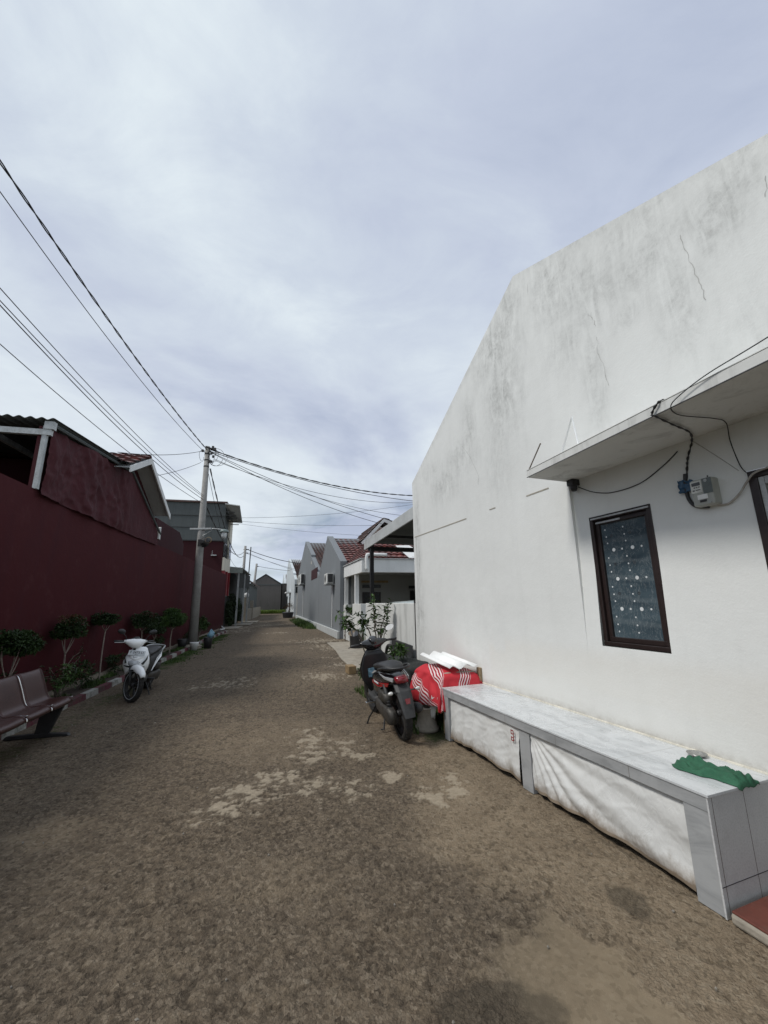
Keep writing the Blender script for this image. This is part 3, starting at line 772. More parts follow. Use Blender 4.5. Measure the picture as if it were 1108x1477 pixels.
def crack(pts, w=.004, v=-.5478, seed=0):
    mb = MB(); r = random.Random(seed); P = []
    for i in range(len(pts)-1):
        a, b = pts[i], pts[i+1]
        for k in range(6):
            t = k/6; P.append((a[0]+(b[0]-a[0])*t+r.uniform(-.008,.008), a[1]+(b[1]-a[1])*t))
    P.append(pts[-1])
    ws = [w*r.uniform(.25, 1.1) for _ in P]; vs = []
    for p, w1 in zip(P, ws): vs += [(p[0]-w1/2, v, p[1]), (p[0]+w1/2, v, p[1])]
    mb.add(vs, [(2*i, 2*i+1, 2*i+3, 2*i+2) for i in range(len(P)-1)])
    mb.build('crack', CRK, H)
crack([(.72,4.02),(.68,3.95),(.66,3.85)], .005, seed=1); crack([(.66,3.75),(.68,3.6),(.64,3.45),(.62,3.25)], .005, seed=2)
crack([(-.10,4.05),(-.12,3.85),(-.16,3.6),(-.17,3.45)], .005, seed=3); crack([(2.95,3.6),(2.75,3.35),(2.6,3.05),(2.62,2.95)], .006, seed=4)
crack([(1.4,4.95),(1.42,4.80)], .004, seed=5); crack([(-.60,3.98),(-.57,3.85)], .004, seed=6); crack([(4.56,2.55),(4.55,1.6),(4.57,.9),(4.56,.2)], .007, seed=8)
lg = MB(); lg.box(2.95, 4.62, -.549, -.5465, 2.558, 2.572); lg.box(2.3, 2.42, -.549, -.5465, 2.564, 2.576); lg.box(1.42, 1.75, -.549, -.5465, 2.565, 2.578)
each(lg, 'seam', simple('seam', (.33,.31,.26), .9), H)
st = MB()
st.tube([(1.14,-.088,2.63),(.956,-.072,2.80)], .006, 6)
st.build('rod', simple('rusty_rod', (.16,.13,.11), .8), H)
# white bent bracket
st = MB(); st.tube([(.737,-.07,2.63),(.588,-.06,2.87),(.56,-.06,2.63)], .008, 6); st.build('bracket', M['whitegloss'], H)
# lamp under the canopy
lp = MB(); lp.box(1.07, 1.145, -.583, -.50, 2.505, 2.56); lp.lathe([(.0,-.055),(.022,-.05),(.03,-.03),(.032,.0)], (1.105,-.54,2.505), 14)
lp.build('lamp_holder', M['black'], H, bevel=.004)
# cables on the house
def cable(pts, r, mat, label, name='cable', F=FA, n=6, group=None, tw=None):
    P = smoothpts(pts, 8); mb = MB(); mb.tube(P, r, n)
    if tw:
        for k in (0, 1):
            Q = [p + Vector((math.cos(i*.9+k*3.14)*tw, math.sin(i*.9+k*3.14)*tw, math.sin(i*.9+k*3.14)*tw*.5)) for i, p in enumerate(P)]
            mb.tube(Q, r*.8, 5)
    return mb.build(name, mat, F=F, org=tuple(P[0]), smooth=True, label=label, cat='cable')
cable([(1.085,-.575,2.49),(.93,-.575,2.402),(.75,-.575,2.352),(.508,-.575,2.359),(.315,-.575,2.435),(.195,-.575,2.507)], .004, M['black'], 'thin black cable sagging from the lamp under the canopy')
cable([(-.15,-.05,2.64),(-.125,.022,2.63),(-.07,.024,2.575),(-.085,.01,2.550),(-.04,-.21,2.548),(.0,-.41,2.545),(.09,-.565,2.53),(.135,-.572,2.44),(.155,-.572,2.36),(.18,-.572,2.24)], .004, M['black'], 'pair of black cables looping over the canopy edge to the meter', tw=.005)
cable([(.168,-.567,2.33),(.180,-.567,2.24),(.173,-.567,2.15),(.135,-.567,2.093),(.06,-.567,2.075)], .012, M['black'], 'thick black conduit curving under the electricity meter')
cable([(-1.3,.14,2.72),(-.66,.075,2.66),(-.42,.055,2.640),(-.27,.045,2.605),(-.19,.035,2.565),(-.145,-.10,2.552),(-.185,-.33,2.548),(-.175,-.47,2.545),(-.125,-.572,2.46),(-.148,-.572,2.29),(-.18,-.565,2.225)], .003, M['black'], 'single thin black wire arching above the canopy down to the door frame')
cable([(.01,-.567,2.076),(-.05,-.567,2.070),(-.12,-.562,2.115),(-.17,-.555,2.17),(-.22,-.55,2.215),(-.30,-.55,2.228)], .006, simple('grey_cable', (.36,.34,.31), .6), 'pale grey cable from the meter to the door frame')
cable([(.09,-.575,2.545),(-.018,-.577,2.41),(-.133,-.577,2.26)], .002, simple('pale_wire', (.38,.37,.34), .7), 'faint pale wire running diagonally across the wall below the canopy')
# meter
mt = thing('electricity_meter', 'grey electricity meter with display and white label on the white wall', 'meter', FA, (.05, -.585, 2.16))
mm = simple('meter_grey', (.36,.37,.34), .45, .1)
MB().box(-.015, .115, -.584, -.505, 2.075, 2.255).build('case', mm, mt, bevel=.012)
MB().box(-.0155, .040, -.5045, -.5025, 2.15, 2.25).build('panel', simple('meter_dark', (.10,.12,.115), .35), mt, bevel=.001)
MB().box(.045, .112, -.5045, -.5025, 2.165, 2.245).build('panel', simple('meter_white', (.60,.61,.58), .5), mt, bevel=.001)
MB().box(.052, .102, -.502, -.500, 2.212, 2.234).build('display', M['glass'], mt)
kb = MB()
for k in range(3): kb.box(.056+k*.014, .064+k*.014, -.502, -.5, 2.198, 2.204)
kb.box(.09,.10,-.502,-.5,2.178,2.186); kb.box(.055,.083,-.502,-.5,2.18,2.185)
each(kb, 'button', M['darkgrey'], mt)
MB().box(.02, .08, -.5045, -.5015, 2.118, 2.148).build('label', M['sheet_white'], mt)
b_ = MB(); b_.box(.03, .07, -.5045, -.5025, 2.098, 2.113); b_.build('terminal_cover', M['darkgrey'], mt)
k = MB(); k.lathe([(0,.0),(.010,.0),(.012,-.01)], (.018,-.500,2.235), 12, 'Y'); k.lathe([(0,0),(.007,0),(.007,-.01)], (.012,-.498,2.09), 10, 'Y'); each(k, 'knob', M['galv'], mt)
MB().tube([(.028,-.55,2.255),(.026,-.55,2.275)], .004, 6).build('hook', M['black'], mt)
bt = MB(); rnd = random.Random(5)
bt.grid(lambda a, b: (.125+.095*a+.01*nz(a*5,b*5), -.565+.018*nz(a*6,b*6,2)+.01, 2.20+.075*b+.02*(a*b)+.012*nz(a*4,b*3,5)), 10, 8)
bt.build('plastic_bag', M['blue_plastic'], F=FA, org=(.16,-.57,2.23), label='scrap of blue plastic tucked behind the meter cables', cat='plastic', solid=.001, smooth=True)

# ------------------------------------------------------------------ tiled bench with banners
BN = thing('tiled_bench', 'long built-in bench with glazed tile top and white banner skirts along the white house', 'bench', FA, (0, -.27, 0))
zt = .527
tp = MB(); tp.prism([(-.015,.015,zt-.014),(2.775,.015,zt-.014),(2.775,-.549,zt-.014),(-.015,-.549,zt-.014)], (0,0,.014))
tp.build('top', M['tile_top'], BN, bevel=.002)
ap = MB(); ap.box(0, 2.76, -.01, .010, .445, zt-.0145); ap.build('apron', M['tile_side'], BN, bevel=.002)
ps = MB(); ps.box(0, .125, -.08, .007, 0, .4445); ps.box(1.345, 1.47, -.08, -.004, 0, .4445); ps.box(2.66, 2.76, -.08, .007, 0, .4445)
each(ps, 'post', M['tile_side'], BN, bevel=.002)
en = MB(); en.box(-.009, -.0005, -.549, .011, 0, zt-.0145); en.build('end_panel', M['tile_end'], BN)
jt = MB(); jt.box(-.0105, -.009, -.549, .010, .128, .131); jt.build('joint', M['ink'], BN)
fe = MB(); fe.box(2.752, 2.76, -.549, -.081, 0, zt-.015); fe.build('end_panel', M['tile_side'], BN)
MB().box(-.02, 2.8, -.549, -.541, zt+.0005, zt+.011).build('skirting', simple('cream_caulk', (.68,.65,.56), .7), BN)
MB().box(.02, 2.74, -.30, -.29, 0, .44).build('shade_panel', M['dark'], BN)  # near-black sheet stands in for the shade under the bench top
def banner(u0, u1, name_label, seed, hem=.0):
    nu, nv = 140, 40; vs = []; at = []
    for i in range(nu+1):
        for j in range(nv+1):
            a, b = i/nu, j/nv           # a from u1(far) to u0(near); b top to bottom
            u = u1 + (u0-u1)*a
            z = .448 - b*(.415 - .022*math.sin(a*3.1) + .014*nz(a*6, seed))
            if seed < 5:   # large banner: long diagonal swags fanning from the far top corner
                ph = math.atan2(b*.42+.02, a*1.2+.03)*13 + .9*nz(a*3, b*2, seed)
            else: ph = a*15 + b*1.6*math.sin(a*4) + 1.2*nz(a*3, b*1.5, seed)
            fold = .017*(abs(math.sin(ph))**1.5)*min(1, .25+b*1.4) + .014*nz(a*3+b, b*1.3, seed) + .012*max(0, .25-abs(nz(a*6+b*4, b*3.0-a*2, seed+3))) + .008*max(0, .2-abs(nz(a*13-b*3, b*6+a*3, seed+5)))
            v = -.022 + fold*1.05 + b*.012
            if seed > 5 and a > .86: v = min(v, .006)
            if a < .03 or a > .97: v = min(v, .004)
            if b < .05: v = min(v, -.012)
            vs.append((u, v, max(z, .006))); at.append((max(0, (b-.55)/.45)**1.5*.95 + (.3 if b > .965 else 0), 0, 0))
    mb = MB(); mb.add(vs, [(i*(nv+1)+j, i*(nv+1)+j+1, (i+1)*(nv+1)+j+1, (i+1)*(nv+1)+j) for i in range(nu) for j in range(nv)])
    return mb.build('banner', M['banner'], BN, smooth=True, att=at, label=name_label)
banner(.128, 1.34, 'larger white banner skirt with brown dirty hem', 2.3)
bl = banner(1.485, 2.655, 'smaller white banner skirt with red characters at its edge', 7.1)
rc = MB()
u_, z_ = 1.525, .36
for (a, b, c, d) in ((0,.035,.045,.052),(0,.035,.018,.025),(0,.007,.0,.052),(.028,.035,.018,.052),(0,.035,-.01,-.003),(0,.007,-.03,.0),(.028,.035,-.03,.0),(0,.035,-.032,-.025)):
    rc.box(u_+a, u_+b, .0095, .0120, z_+c, z_+d)
rc.build('lettering', M['redgloss'], bl)
# plate and cloth
pl_ = MB(); pl_.lathe([(0,.004),(.032,.004),(.040,.008),(.052,.016),(.055,.017),(.052,.012),(.040,.002),(0,.0)], (.345,-.478,zt+.001), 28)
pl_.build('plate', M['tin'], F=FA, org=(.345,-.478,zt), smooth=True, label='small tin plate lying on the bench top against the wall', cat='plate')
def cloth_heap():
    nu, nv = 60, 34; vs = []
    for i in range(nu+1):
        for j in range(nv+1):
            a, b = i/nu, j/nv
            wd_ = .10*(1+.25*nz(a*3, 1)) * (.55 + .45*math.sin(min(1, a*1.25+.2)*math.pi/1.3))
            L = .345
            u = .315 - a*L + .012*nz(a*7, b*5); vc = -.28 + .02*math.sin(a*5) - .01*a
            v = vc + (b-.5)*2*wd_ + .018*nz(a*5+3, b*4)
            edge = (1-(2*b-1)**4)*(1-(2*a-1)**8)
            z = zt + .004 + edge**1.2*(.008 + .050*abs(nz(a*4+b*1.5, b*5-a*2, 2)) + .032*(1-abs(math.sin(b*5+a*4+3*nz(a*2.5,b*2)))) + .006*nz(a*12, b*10))
            if u < -.018: z = zt - (-.018-u)*.9 + .004*edge; u = -.018 - (-.018-u)*.25
            vs.append((u, v, z))
    mb = MB(); mb.add(vs, [(i*(nv+1)+j, (i+1)*(nv+1)+j, (i+1)*(nv+1)+j+1, i*(nv+1)+j+1) for i in range(nu) for j in range(nv)])
    mb.build('cloth', M['green_cloth'], F=FA, org=(.1,-.29,zt), smooth=True, solid=.002, label='crumpled dark green cloth on the near end of the tiled bench', cat='cloth')
cloth_heap()
# red tiled step
sp_ = thing('doorstep', 'low red tiled doorstep with rough concrete edge beside the bench end', 'step', FA, (-.6, -.2, 0))
MB().box(-1.6, -.03, -.55, .02, 0, .045).build('base', M['concrete'], sp_, bevel=.012)
MB().box(-1.6, -.035, -.55, .012, .0452, .055).build('tread', M['red_tile_step'], sp_, bevel=.003)
s2 = MB(); s2.box(-1.6, -.16, -.585, -.36, .0555, .17); s2.build('base', M['concrete'], sp_, bevel=.015)

# ------------------------------------------------------------------ stored things under a red cloth
def drape(u0, u1, v0, v1, z1, hang, n=56, over=.35, seed=0, tilt=(0,0)):
    """cloth laid over a box top and hanging down its sides"""
    vs = []; uv = []
    Lu, Lv = (u1-u0)/2, (v1-v0)/2; cu, cv = (u0+u1)/2, (v0+v1)/2
    for i in range(n+1):
        for j in range(n+1):
            a, b = (i/n*2-1)*(Lu+over), (j/n*2-1)*(Lv+over)
            ea, eb = max(0, abs(a)-Lu), max(0, abs(b)-Lv)
            d = math.hypot(ea, eb); h = hang if not callable(hang) else hang(a, b)
            dd = min(d, h)
            x = max(-Lu, min(Lu, a)) + math.copysign(ea*.18, a); y = max(-Lv, min(Lv, b)) + math.copysign(eb*.18, b)
            rip = .030*math.sin((a*13 if eb > ea else b*13)+seed)*min(1, d/.2) + .03*nz(a*4+seed, b*4)
            x += math.copysign(rip, a) if ea > 0 else 0; y += math.copysign(rip, b) if eb > 0 else 0
            z = z1 - dd*.95 + .050*nz(a*3.5+seed, b*4, 1) + .014*nz(a*11, b*11, seed) + a*tilt[0] + b*tilt[1] - .07*min(1, max((abs(a)/Lu)**4, (abs(b)/Lv)**4))
            vs.append((cu+x, cv+y, max(z, .01))); uv.append((b*.9+.35*a, a))
    mb = MB(); mb.add(vs, [(i*(n+1)+j, (i+1)*(n+1)+j, (i+1)*(n+1)+j+1, i*(n+1)+j+1) for i in range(n) for j in range(n)])
    return mb, uv
mb, uv = drape(2.82, 3.56, -.50, -.02, .70, .38, over=.36, seed=1.2)
mb.build('cloth', M['sarong'], F=FA, org=(3.2,-.3,.7), smooth=True, uv=uv, solid=.003, label='red cloth with white stripes draped over stored things beside the bench', cat='cloth')
ct = thing('storage_crate', 'grey crate standing on short legs under the striped red cloth', 'crate', FA, (3.2, -.28, 0))
MB().box(2.86, 3.5, -.5, -.06, .22, .66).build('body', M['concrete'], ct, bevel=.02)
lg = MB()
for (a, b) in ((2.9,-.46),(3.46,-.46),(2.9,-.1),(3.46,-.1)): lg.box(a-.03,a+.03,b-.03,b+.03,0,.22)
each(lg, 'leg', M['wood'], ct)
# corrugated sheet: waves across v
def corr(P1, P2, P3, P4, waves, amp, nu=2, nv=40, th=.004):
    P1, P2, P3, P4 = map(Vector, (P1, P2, P3, P4)); nrm = (P2-P1).cross(P4-P1).normalized()
    if nrm.z < 0: nrm = -nrm
    mb = MB()
    def f(a, b, o=0):
        return P1.lerp(P2, a).lerp(P4.lerp(P3, a), b) + nrm*(amp*math.sin(b*waves*6.2832)+o)
    mb.grid(lambda a, b: f(a, b), nu, nv); return mb
cs = corr((3.42,-.02,.805),(2.82,-.12,.715),(2.82,-.50,.735),(3.42,-.36,.83), 2.0, .022)
cs.build('corrugated_sheet', M['sheet_white'], F=FA, org=(3.15,-.22,.77), smooth=True, solid=.006, label='white corrugated roofing sheet laid on top of the red cloth heap', cat='roof sheet')
MB().prism([(2.80,-.545,.0),(2.80,-.50,.0),(2.80,-.515,.70),(2.80,-.548,.70)], (.07,0,0)).build('wooden_block', M['wood'], F=FA, org=(2.83,-.52,.5), bevel=.004, label='wooden plank end standing upright between white wall and red cloth', cat='wood')
ur = MB(); ur.lathe([(.0,.0),(.14,.0),(.145,.035),(.125,.045),(.105,.15),(.12,.24),(.13,.25),(.12,.26),(.10,.25),(.0,.22)], (3.12,.055,0), 28)
ur.build('plant_pot', M['concrete'], F=FA, org=(3.12,.055,0), smooth=True, label='round grey concrete pot standing on the ground under the red cloth', cat='pot')
wh = MB(); wh.grid(lambda a, b: (2.98-.12*a+.1*b, .04+.02*math.sin(a*6), .40-.25*b+.02*nz(a*4,b*4)), 12, 10)
wh.build('sack', M['white_dirty'], F=FA, org=(2.95,.04,.2), smooth=True, solid=.004, label='pale sack edge hanging below the red cloth by the bench corner', cat='sack')

# dark heap of nets, pots and plants
mb, uv = drape(3.95, 5.3, -.50, -.12, .62, .45, over=.42, seed=4)
mb.build('shade_net', M['net'], F=FA, org=(4.6,-.3,.6), smooth=True, solid=.004, label='black shade net heaped beside the white garden wall', cat='net')
def pot(u, v, r, h, label, mat='black'):
    mb = MB(); mb.lathe([(0,0),(r*.72,0),(r,h),(r*1.08,h),(r*1.08,h-.02),(r*.95,h-.02),(r*.9,h-.05),(0,h-.05)], (u,v,0), 20)
    mb.build('plant_pot', M[mat], F=FA, org=(u,v,0), smooth=True, label=label, cat='pot')
def leaf_quad(vs, fs, p, d, up, L, w, rnd):
    s_ = d.cross(up)
    if s_.length < 1e-3: s_ = Vector((1,0,0))
    s_.normalize(); i = len(vs); m_ = p + d*L*.5 + up*L*.08; t = p + d*L - up*L*.12
    vs += [p, m_+s_*w, t, m_-s_*w]; fs += [(i, i+1, i+2), (i, i+2, i+3)]
def leaf_cloud(c, r, n, L=.04, w=.013, seed=0, shell=.55, flat=False, F=W0, lumps=0):
    rnd = random.Random(seed); vs = []; fs = []; c = Vector(c)
    lc = [(Vector((rnd.gauss(0,.55), rnd.gauss(0,.55), rnd.gauss(0,.5))), rnd.uniform(.3,.55)) for _ in range(lumps)]
    for k in range(n):
        d = Vector((rnd.gauss(0,1), rnd.gauss(0,1), rnd.gauss(0,1))).normalized()
        if lumps:
            q, rr = rnd.choice(lc); q2 = q + d*rr*rnd.uniform(shell, 1)
            if q2.length > 1.15: q2 *= 1.1/q2.length
        else: q2 = d * rnd.uniform(shell, 1)*(1+.18*nz(d.x*2.5+seed, d.y*2.5, d.z*2.5))
        if flat and q2.z < -.6: q2.z = -.6 + .3*rnd.random()*(q2.z+.6)
        p = c + Vector((q2.x*r[0], q2.y*r[1], q2.z*r[2]))
        ld = (d + Vector((rnd.gauss(0,.6), rnd.gauss(0,.6), rnd.gauss(0,.5)+.1))).normalized()
        leaf_quad(vs, fs, p, ld, Vector((rnd.gauss(0,.4), rnd.gauss(0,.4), 1)).normalized(), L*rnd.uniform(.6,1.3), w*rnd.uniform(.7,1.2), rnd)
    return MB().add(vs, fs)
pot(5.75,-.28,.15,.28,'black plastic pot holding the bare-branched shrub by the garden wall')
pot(5.35,.02,.11,.22,'small black pot with low plant beside the black scooter')
lc1 = leaf_cloud((5.35,.02,.33),(.16,.16,.14), 260, .09, .02, 21, .3, lumps=6)
lc1.build('potted_plant', M['leaf_mid'], F=FA, org=(5.35,.02,.2), label='low leafy plant growing in the small black pot', cat='plant')
lc1 = leaf_cloud((4.35,-.12,.70),(.22,.14,.10), 160, .10, .016, 22, .3, lumps=5)
lc1.build('potted_plant', M['leaf_mid'], F=FA, org=(4.35,-.12,.62), label='green sprig growing out of the black net heap', cat='plant')
ls = thing('leaning_board', 'dark leaning board behind the black net by the white garden wall', 'board', FA, (5.1,-.35,0))
MB().prism([(4.7,-.45,.0),(5.6,-.45,0),(5.6,-.50,.82),(4.7,-.50,.78)], (0,.03,0)).build('board', M['darkgrey'], ls, bevel=.01)
tr = MB(); tr.lathe([(.19,-.02),(.20,0),(.19,.02)], (4.72,-.36,.72), 22, 'Y', 1, .8)
tube_r = MB(); tube_r.tube([Vector((5.0+.17*math.cos(a*.3),-.20,.60+.17*math.sin(a*.3))) for a in range(22)], .028, 8)
tube_r.build('hose', M['rubber'], F=FA, org=(5.0,-.2,.45), smooth=True, label='coiled black hose lying on the net heap by the shrub', cat='hose')

def shrub(F, base, tips, label, name='shrub', trunk_r=.018, mat='bark', leaf='leaf_mid', L=.11, w=.022, nl=26, cat='shrub', seed=1, group=None):
    r = thing(name, label, cat, F, base, group)
    rnd = random.Random(seed); t = MB(); vs = []; fs = []
    for (mid, tip) in tips:
        P = smoothpts([base, mid, tip], 6); P = [p + Vector((rnd.gauss(0,.008), rnd.gauss(0,.008), 0)) for p in P]
        t.tube(P, [trunk_r*(1-.75*i/len(P)) for i in range(len(P))], 6)
        a = Vector(mid); b = Vector(tip)
        for k in range(nl):
            f = rnd.uniform(.45, 1.05); p = a.lerp(b, f) + Vector((rnd.gauss(0,.03), rnd.gauss(0,.03), rnd.gauss(0,.03)))
            d = Vector((rnd.gauss(0,1), rnd.gauss(0,1), rnd.gauss(.2,.6))).normalized()
            leaf_quad(vs, fs, p, d, Vector((0,0,1)), L*rnd.uniform(.5,1.1), w*rnd.uniform(.7,1.2), rnd)
    t.build('trunk', M[mat], r, smooth=True); MB().add(vs, fs).build('crown', M[leaf], r)
shrub(FA, (5.75,-.28,.2), [((5.7,-.2,.9),(5.65,-.12,1.52)), ((5.75,-.1,.9),(5.75,.10,1.25)), ((5.7,.1,.85),(5.65,.50,1.28)), ((5.7,.15,.95),(5.7,.42,1.12)), ((5.7,-.3,.95),(5.6,-.42,1.42)), ((5.7,-.3,.8),(5.65,-.40,1.12)), ((5.75,.05,.7),(5.8,.0,1.15)), ((5.8,-.3,.7),(5.8,-.2,1.28))],
      'small shrub with bare branches and leafy tips by the garden wall', seed=4, nl=42, L=.14, w=.026)

# ------------------------------------------------------------------ garden wall, carport, neighbours on the right
gw_ = thing('garden_wall', 'stained white garden wall joining the corner of the white house', 'wall', FA, (6,-.6,0))
MB().box(4.668, 7.45, -.70, -.555, 0, 1.455).build('wall', M['white_dirty'], gw_, bevel=.008)
MB().tube([(4.70,-.548,0),(4.70,-.548,1.5)], .008, 6).build('pipe', M['darkgrey'], gw_)
MB().lathe([(0,0),(.03,0),(.03,.05),(0,.06)], (4.71,-.57,1.456), 10).build('cap', M['black'], gw_)
cpt = thing('carport', 'open carport with pale sloping roof on a black post behind the garden wall', 'carport', FA, (6.2,-1.5,0))
MB().prism([(7.55,-.55,2.70),(4.672,-.55,2.90),(4.672,-.55,3.12),(7.55,-.55,2.92)], (0,-.03,0)).build('fascia', M['fascia'], cpt, bevel=.004)
MB().prism([(7.50,-.582,2.86),(4.675,-.582,3.06),(4.675,-3.8,3.06),(7.50,-3.8,2.86)], (0,0,.03)).build('roof', M['grey_dark'], cpt)
bm_ = MB(); bm_.box(7.28, 7.36, -3.8, -.585, 2.66, 2.76); bm_.box(6.2, 6.26, -3.8, -.585, 2.80, 2.86); each(bm_, 'beam', M['darkgrey'], cpt)
MB().box(7.17, 7.25, -.67, -.59, 1.456, 2.86).build('post', M['black'], cpt)
# slab of concrete drive
dv = MB(); dv.prism([FA.w(7.5,-.5,-.001), FA.w(7.3,-.25,-.001), FA.w(9.3,-.45,-.001), FA.w(11.2,-.75,-.001), FA.w(13.6,-1.0,-.001), FA.w(13.6,-4,-.001), FA.w(7.5,-4,-.001)], (0,0,.035))
dv.build('driveway', M['concrete'], kind='structure', bevel=.01)
MB().box(7.05,7.35,-.22,-.05,0,.16).build('brick', M['brick'], F=FA, org=(7.2,-.13,0), bevel=.01, label='pale yellow concrete block at the corner of the driveway', cat='block')
# car behind the wall
cr = thing('parked_car', 'pale silver car with only its roof showing over the garden wall', 'car', FA, (9.6,-2.2,0))
secs = [(-2.0,.62,.35,.75),(-1.9,.78,.28,.92),(-1.2,.82,.25,1.0),(-.2,.84,.25,1.02),(1.0,.84,.25,1.02),(1.7,.82,.28,.98),(2.0,.7,.35,.8)]
cb = MB(); cb.loft([[Vector((p.y+9.3, p.x-3.15, p.z)) for p in ring(x, w, a, b, 18, 4)] for x, w, a, b in secs]); cb.build('body', simple('silver_paint', (.38,.42,.41), .3, .05, 4, coat=.5), cr, smooth=True)
cab = [(-.95,.70,.98,1.02),(-.5,.68,.98,1.42),(.3,.67,.98,1.52),(1.1,.66,.98,1.47),(1.75,.62,.95,1.05)]
cb = MB(); cb.loft([[Vector((p.y+9.3, p.x-3.15, p.z)) for p in ring(x, w, a, b, 18, 3.2)] for x, w, a, b in cab]); cb.build('cabin', simple('silver_roof', (.36,.40,.39), .3, .05, 4, coat=.5), cr, smooth=True)
for x in (-1.25, 1.25):
    for y in (-.76, .76):
        wl = MB(); wl.lathe([(0,-.1),(.3,-.1),(.31,-.08),(.31,.08),(.3,.1),(0,.1)], (9.3+y, x-3.15, .31), 20, 'X'); wl.build('wheel', M['rubber'], cr, smooth=False)

# roof made of stepped tiles over a quad a(eave near) b(eave far) c(ridge far) d(ridge near)
def tile_roof(a, b, c, d, name, mat, parent, row=.32, colw=.24, amp=.03, label=None):
    a, b, c, d = map(Vector, (a, b, c, d)); nrm = (b-a).cross(d-a).normalized()
    if nrm.z < 0: nrm = -nrm
    L = (b-a).length; S = max((d-a).length, (c-b).length); rows = max(2, round(S/row)); cols = max(3, round(L/colw)); sub = 5
    vs = []; fs = []; at = []; nu = cols*sub
    for r in range(rows):
        for e in (0, 1):
            t = (r+e)/rows; off = (1-e)*.055
            for i in range(nu+1):
                s_ = i/nu; p = a.lerp(b, s_).lerp(d.lerp(c, s_), min(1, t if e == 0 else t+.02/rows))
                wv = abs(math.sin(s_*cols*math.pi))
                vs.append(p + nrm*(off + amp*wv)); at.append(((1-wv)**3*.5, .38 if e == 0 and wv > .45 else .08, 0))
    w = nu+1
    for r in range(rows):
        b0 = r*2*w
        for i in range(nu): fs.append((b0+i, b0+i+1, b0+w+i+1, b0+w+i))
        if r:
            pb = b0-w
            for i in range(nu): fs.append((pb+i, pb+i+1, b0+i+1, b0+i))
    for i in range(nu):   # eave drip
        pass
    return MB().add(vs, fs).build(name, M[mat], parent, att=at, label=label)

# --- white porch house (frame D)
PH = thing('house', 'white porch house with square columns, brown tile roof and low front wall', 'house', FD, (1.5,-2,0))
def cyl(mb, u, v, z0, z1, r): mb.lathe([(r,z0),(r,z1)], (u,v,0), 14)
bd = MB(); bd.box(-.0, 3.18, -.12, .0, 2.49, 2.95); bd.box(-.12, -.0, -5.0, .0, 2.49, 2.95)
bd.build('fascia', M['white_paint'], PH, bevel=.005)
cap = MB(); cap.box(-.16, 3.18, -.16, .04, 2.953, 2.985); cap.box(-.16, -.05, -5, -.165, 2.953, 2.985); cap.build('gutter', M['fascia'], PH)
clm = MB(); clm.box(1.0, 1.14, -.16, -.02, 1.4, 2.49); clm.box(3.0, 3.12, -.16, -.02, 1.36, 2.49)
each(clm, 'column', M['white_paint'], PH)
pd = MB(); pd.box(.0, 1.4, -.25, .0, 0, 1.41); pd.box(2.7, 3.18, -.25, .0, 0, 1.36); pd.box(1.4, 2.7, -.2, -.02, 0, .93); pd.box(1.39,2.71,-.23,.01,.93,.97)
pd.build('front_wall', M['white_dirty'], PH, bevel=.006)
cl = MB(); cl.box(-.1, 4.3, -3.6, -.13, 2.60, 2.66); cl.build('ceiling', M['fascia'], PH)
bw = MB(); bw.box(3.0, 3.15, -3.6, -.30, 0, 2.60); bw.box(-.1, 3.0, -3.7, -3.6, 0, 2.6); bw.build('wall', M['porch_grey'], PH)
def small_window(parent, u, v0, v1, z0, z1, curtain=True, F=None, t=.05):
    wn_ = MB(); wn_.box(u-.04,u-.001,v0,v1,z0,z0+t); wn_.box(u-.04,u-.001,v0,v1,z1-t,z1); wn_.box(u-.04,u-.001,v0,v0+t,z0+t,z1-t); wn_.box(u-.04,u-.001,v1-t,v1,z0+t,z1-t)
    w = wn_.build('window', M['winframe'], parent)
    MB().box(u-.02,u-.002,v0+t,v1-t,z0+t,z1-t).build('pane', M['glass'], w)
    return w
w1 = small_window(PH, 3.0, -1.56, -.76, 1.0, 1.87)
MB().box(2.974,2.979,-1.30,-1.12,1.05,1.82).build('curtain', M['curtain'], w1)
small_window(PH, 3.0, -1.56, -.76, 2.05, 2.18, t=.02)
w2 = small_window(PH, 3.0, -3.3, -2.89, .1, 1.93)
MB().box(2.99-.03,2.999,-3.3,-2.85,2.02,2.14).build('vent', M['black'], PH)
bmx = MB(); bmx.box(2.96,2.999,-1.9,-.72,2.27,2.36); bmx.build('beam', M['brick'], PH)
pp = MB(); pp.tube(smoothpts([(-.21,-.9,3.10),(-.21,-.30,3.10),(-.21,-.16,3.04),(-.21,-.16,2.55)],5), .055, 10); pp.build('pipe', M['white_paint'], PH, smooth=True)
tile_roof((-.1,-5.2,3.0),(-.1,-.1,3.0),(3.4,-1.8,4.75),(3.4,-5.2,4.75), 'roof', 'tiles_red', PH)
tile_roof((-.1,-.1,3.0),(3.6,-.1,3.0),(3.6,-1.8,4.75),(3.4,-1.8,4.75), 'roof', 'tiles_red', PH)
MB().prism([(-.2,-1.75,3.0),(-.2,-2.6,3.0),(.5,-2.0,3.55),(.3,-1.4,3.5)], (0,0,.02)).build('skylight', M['white_paint'], PH)
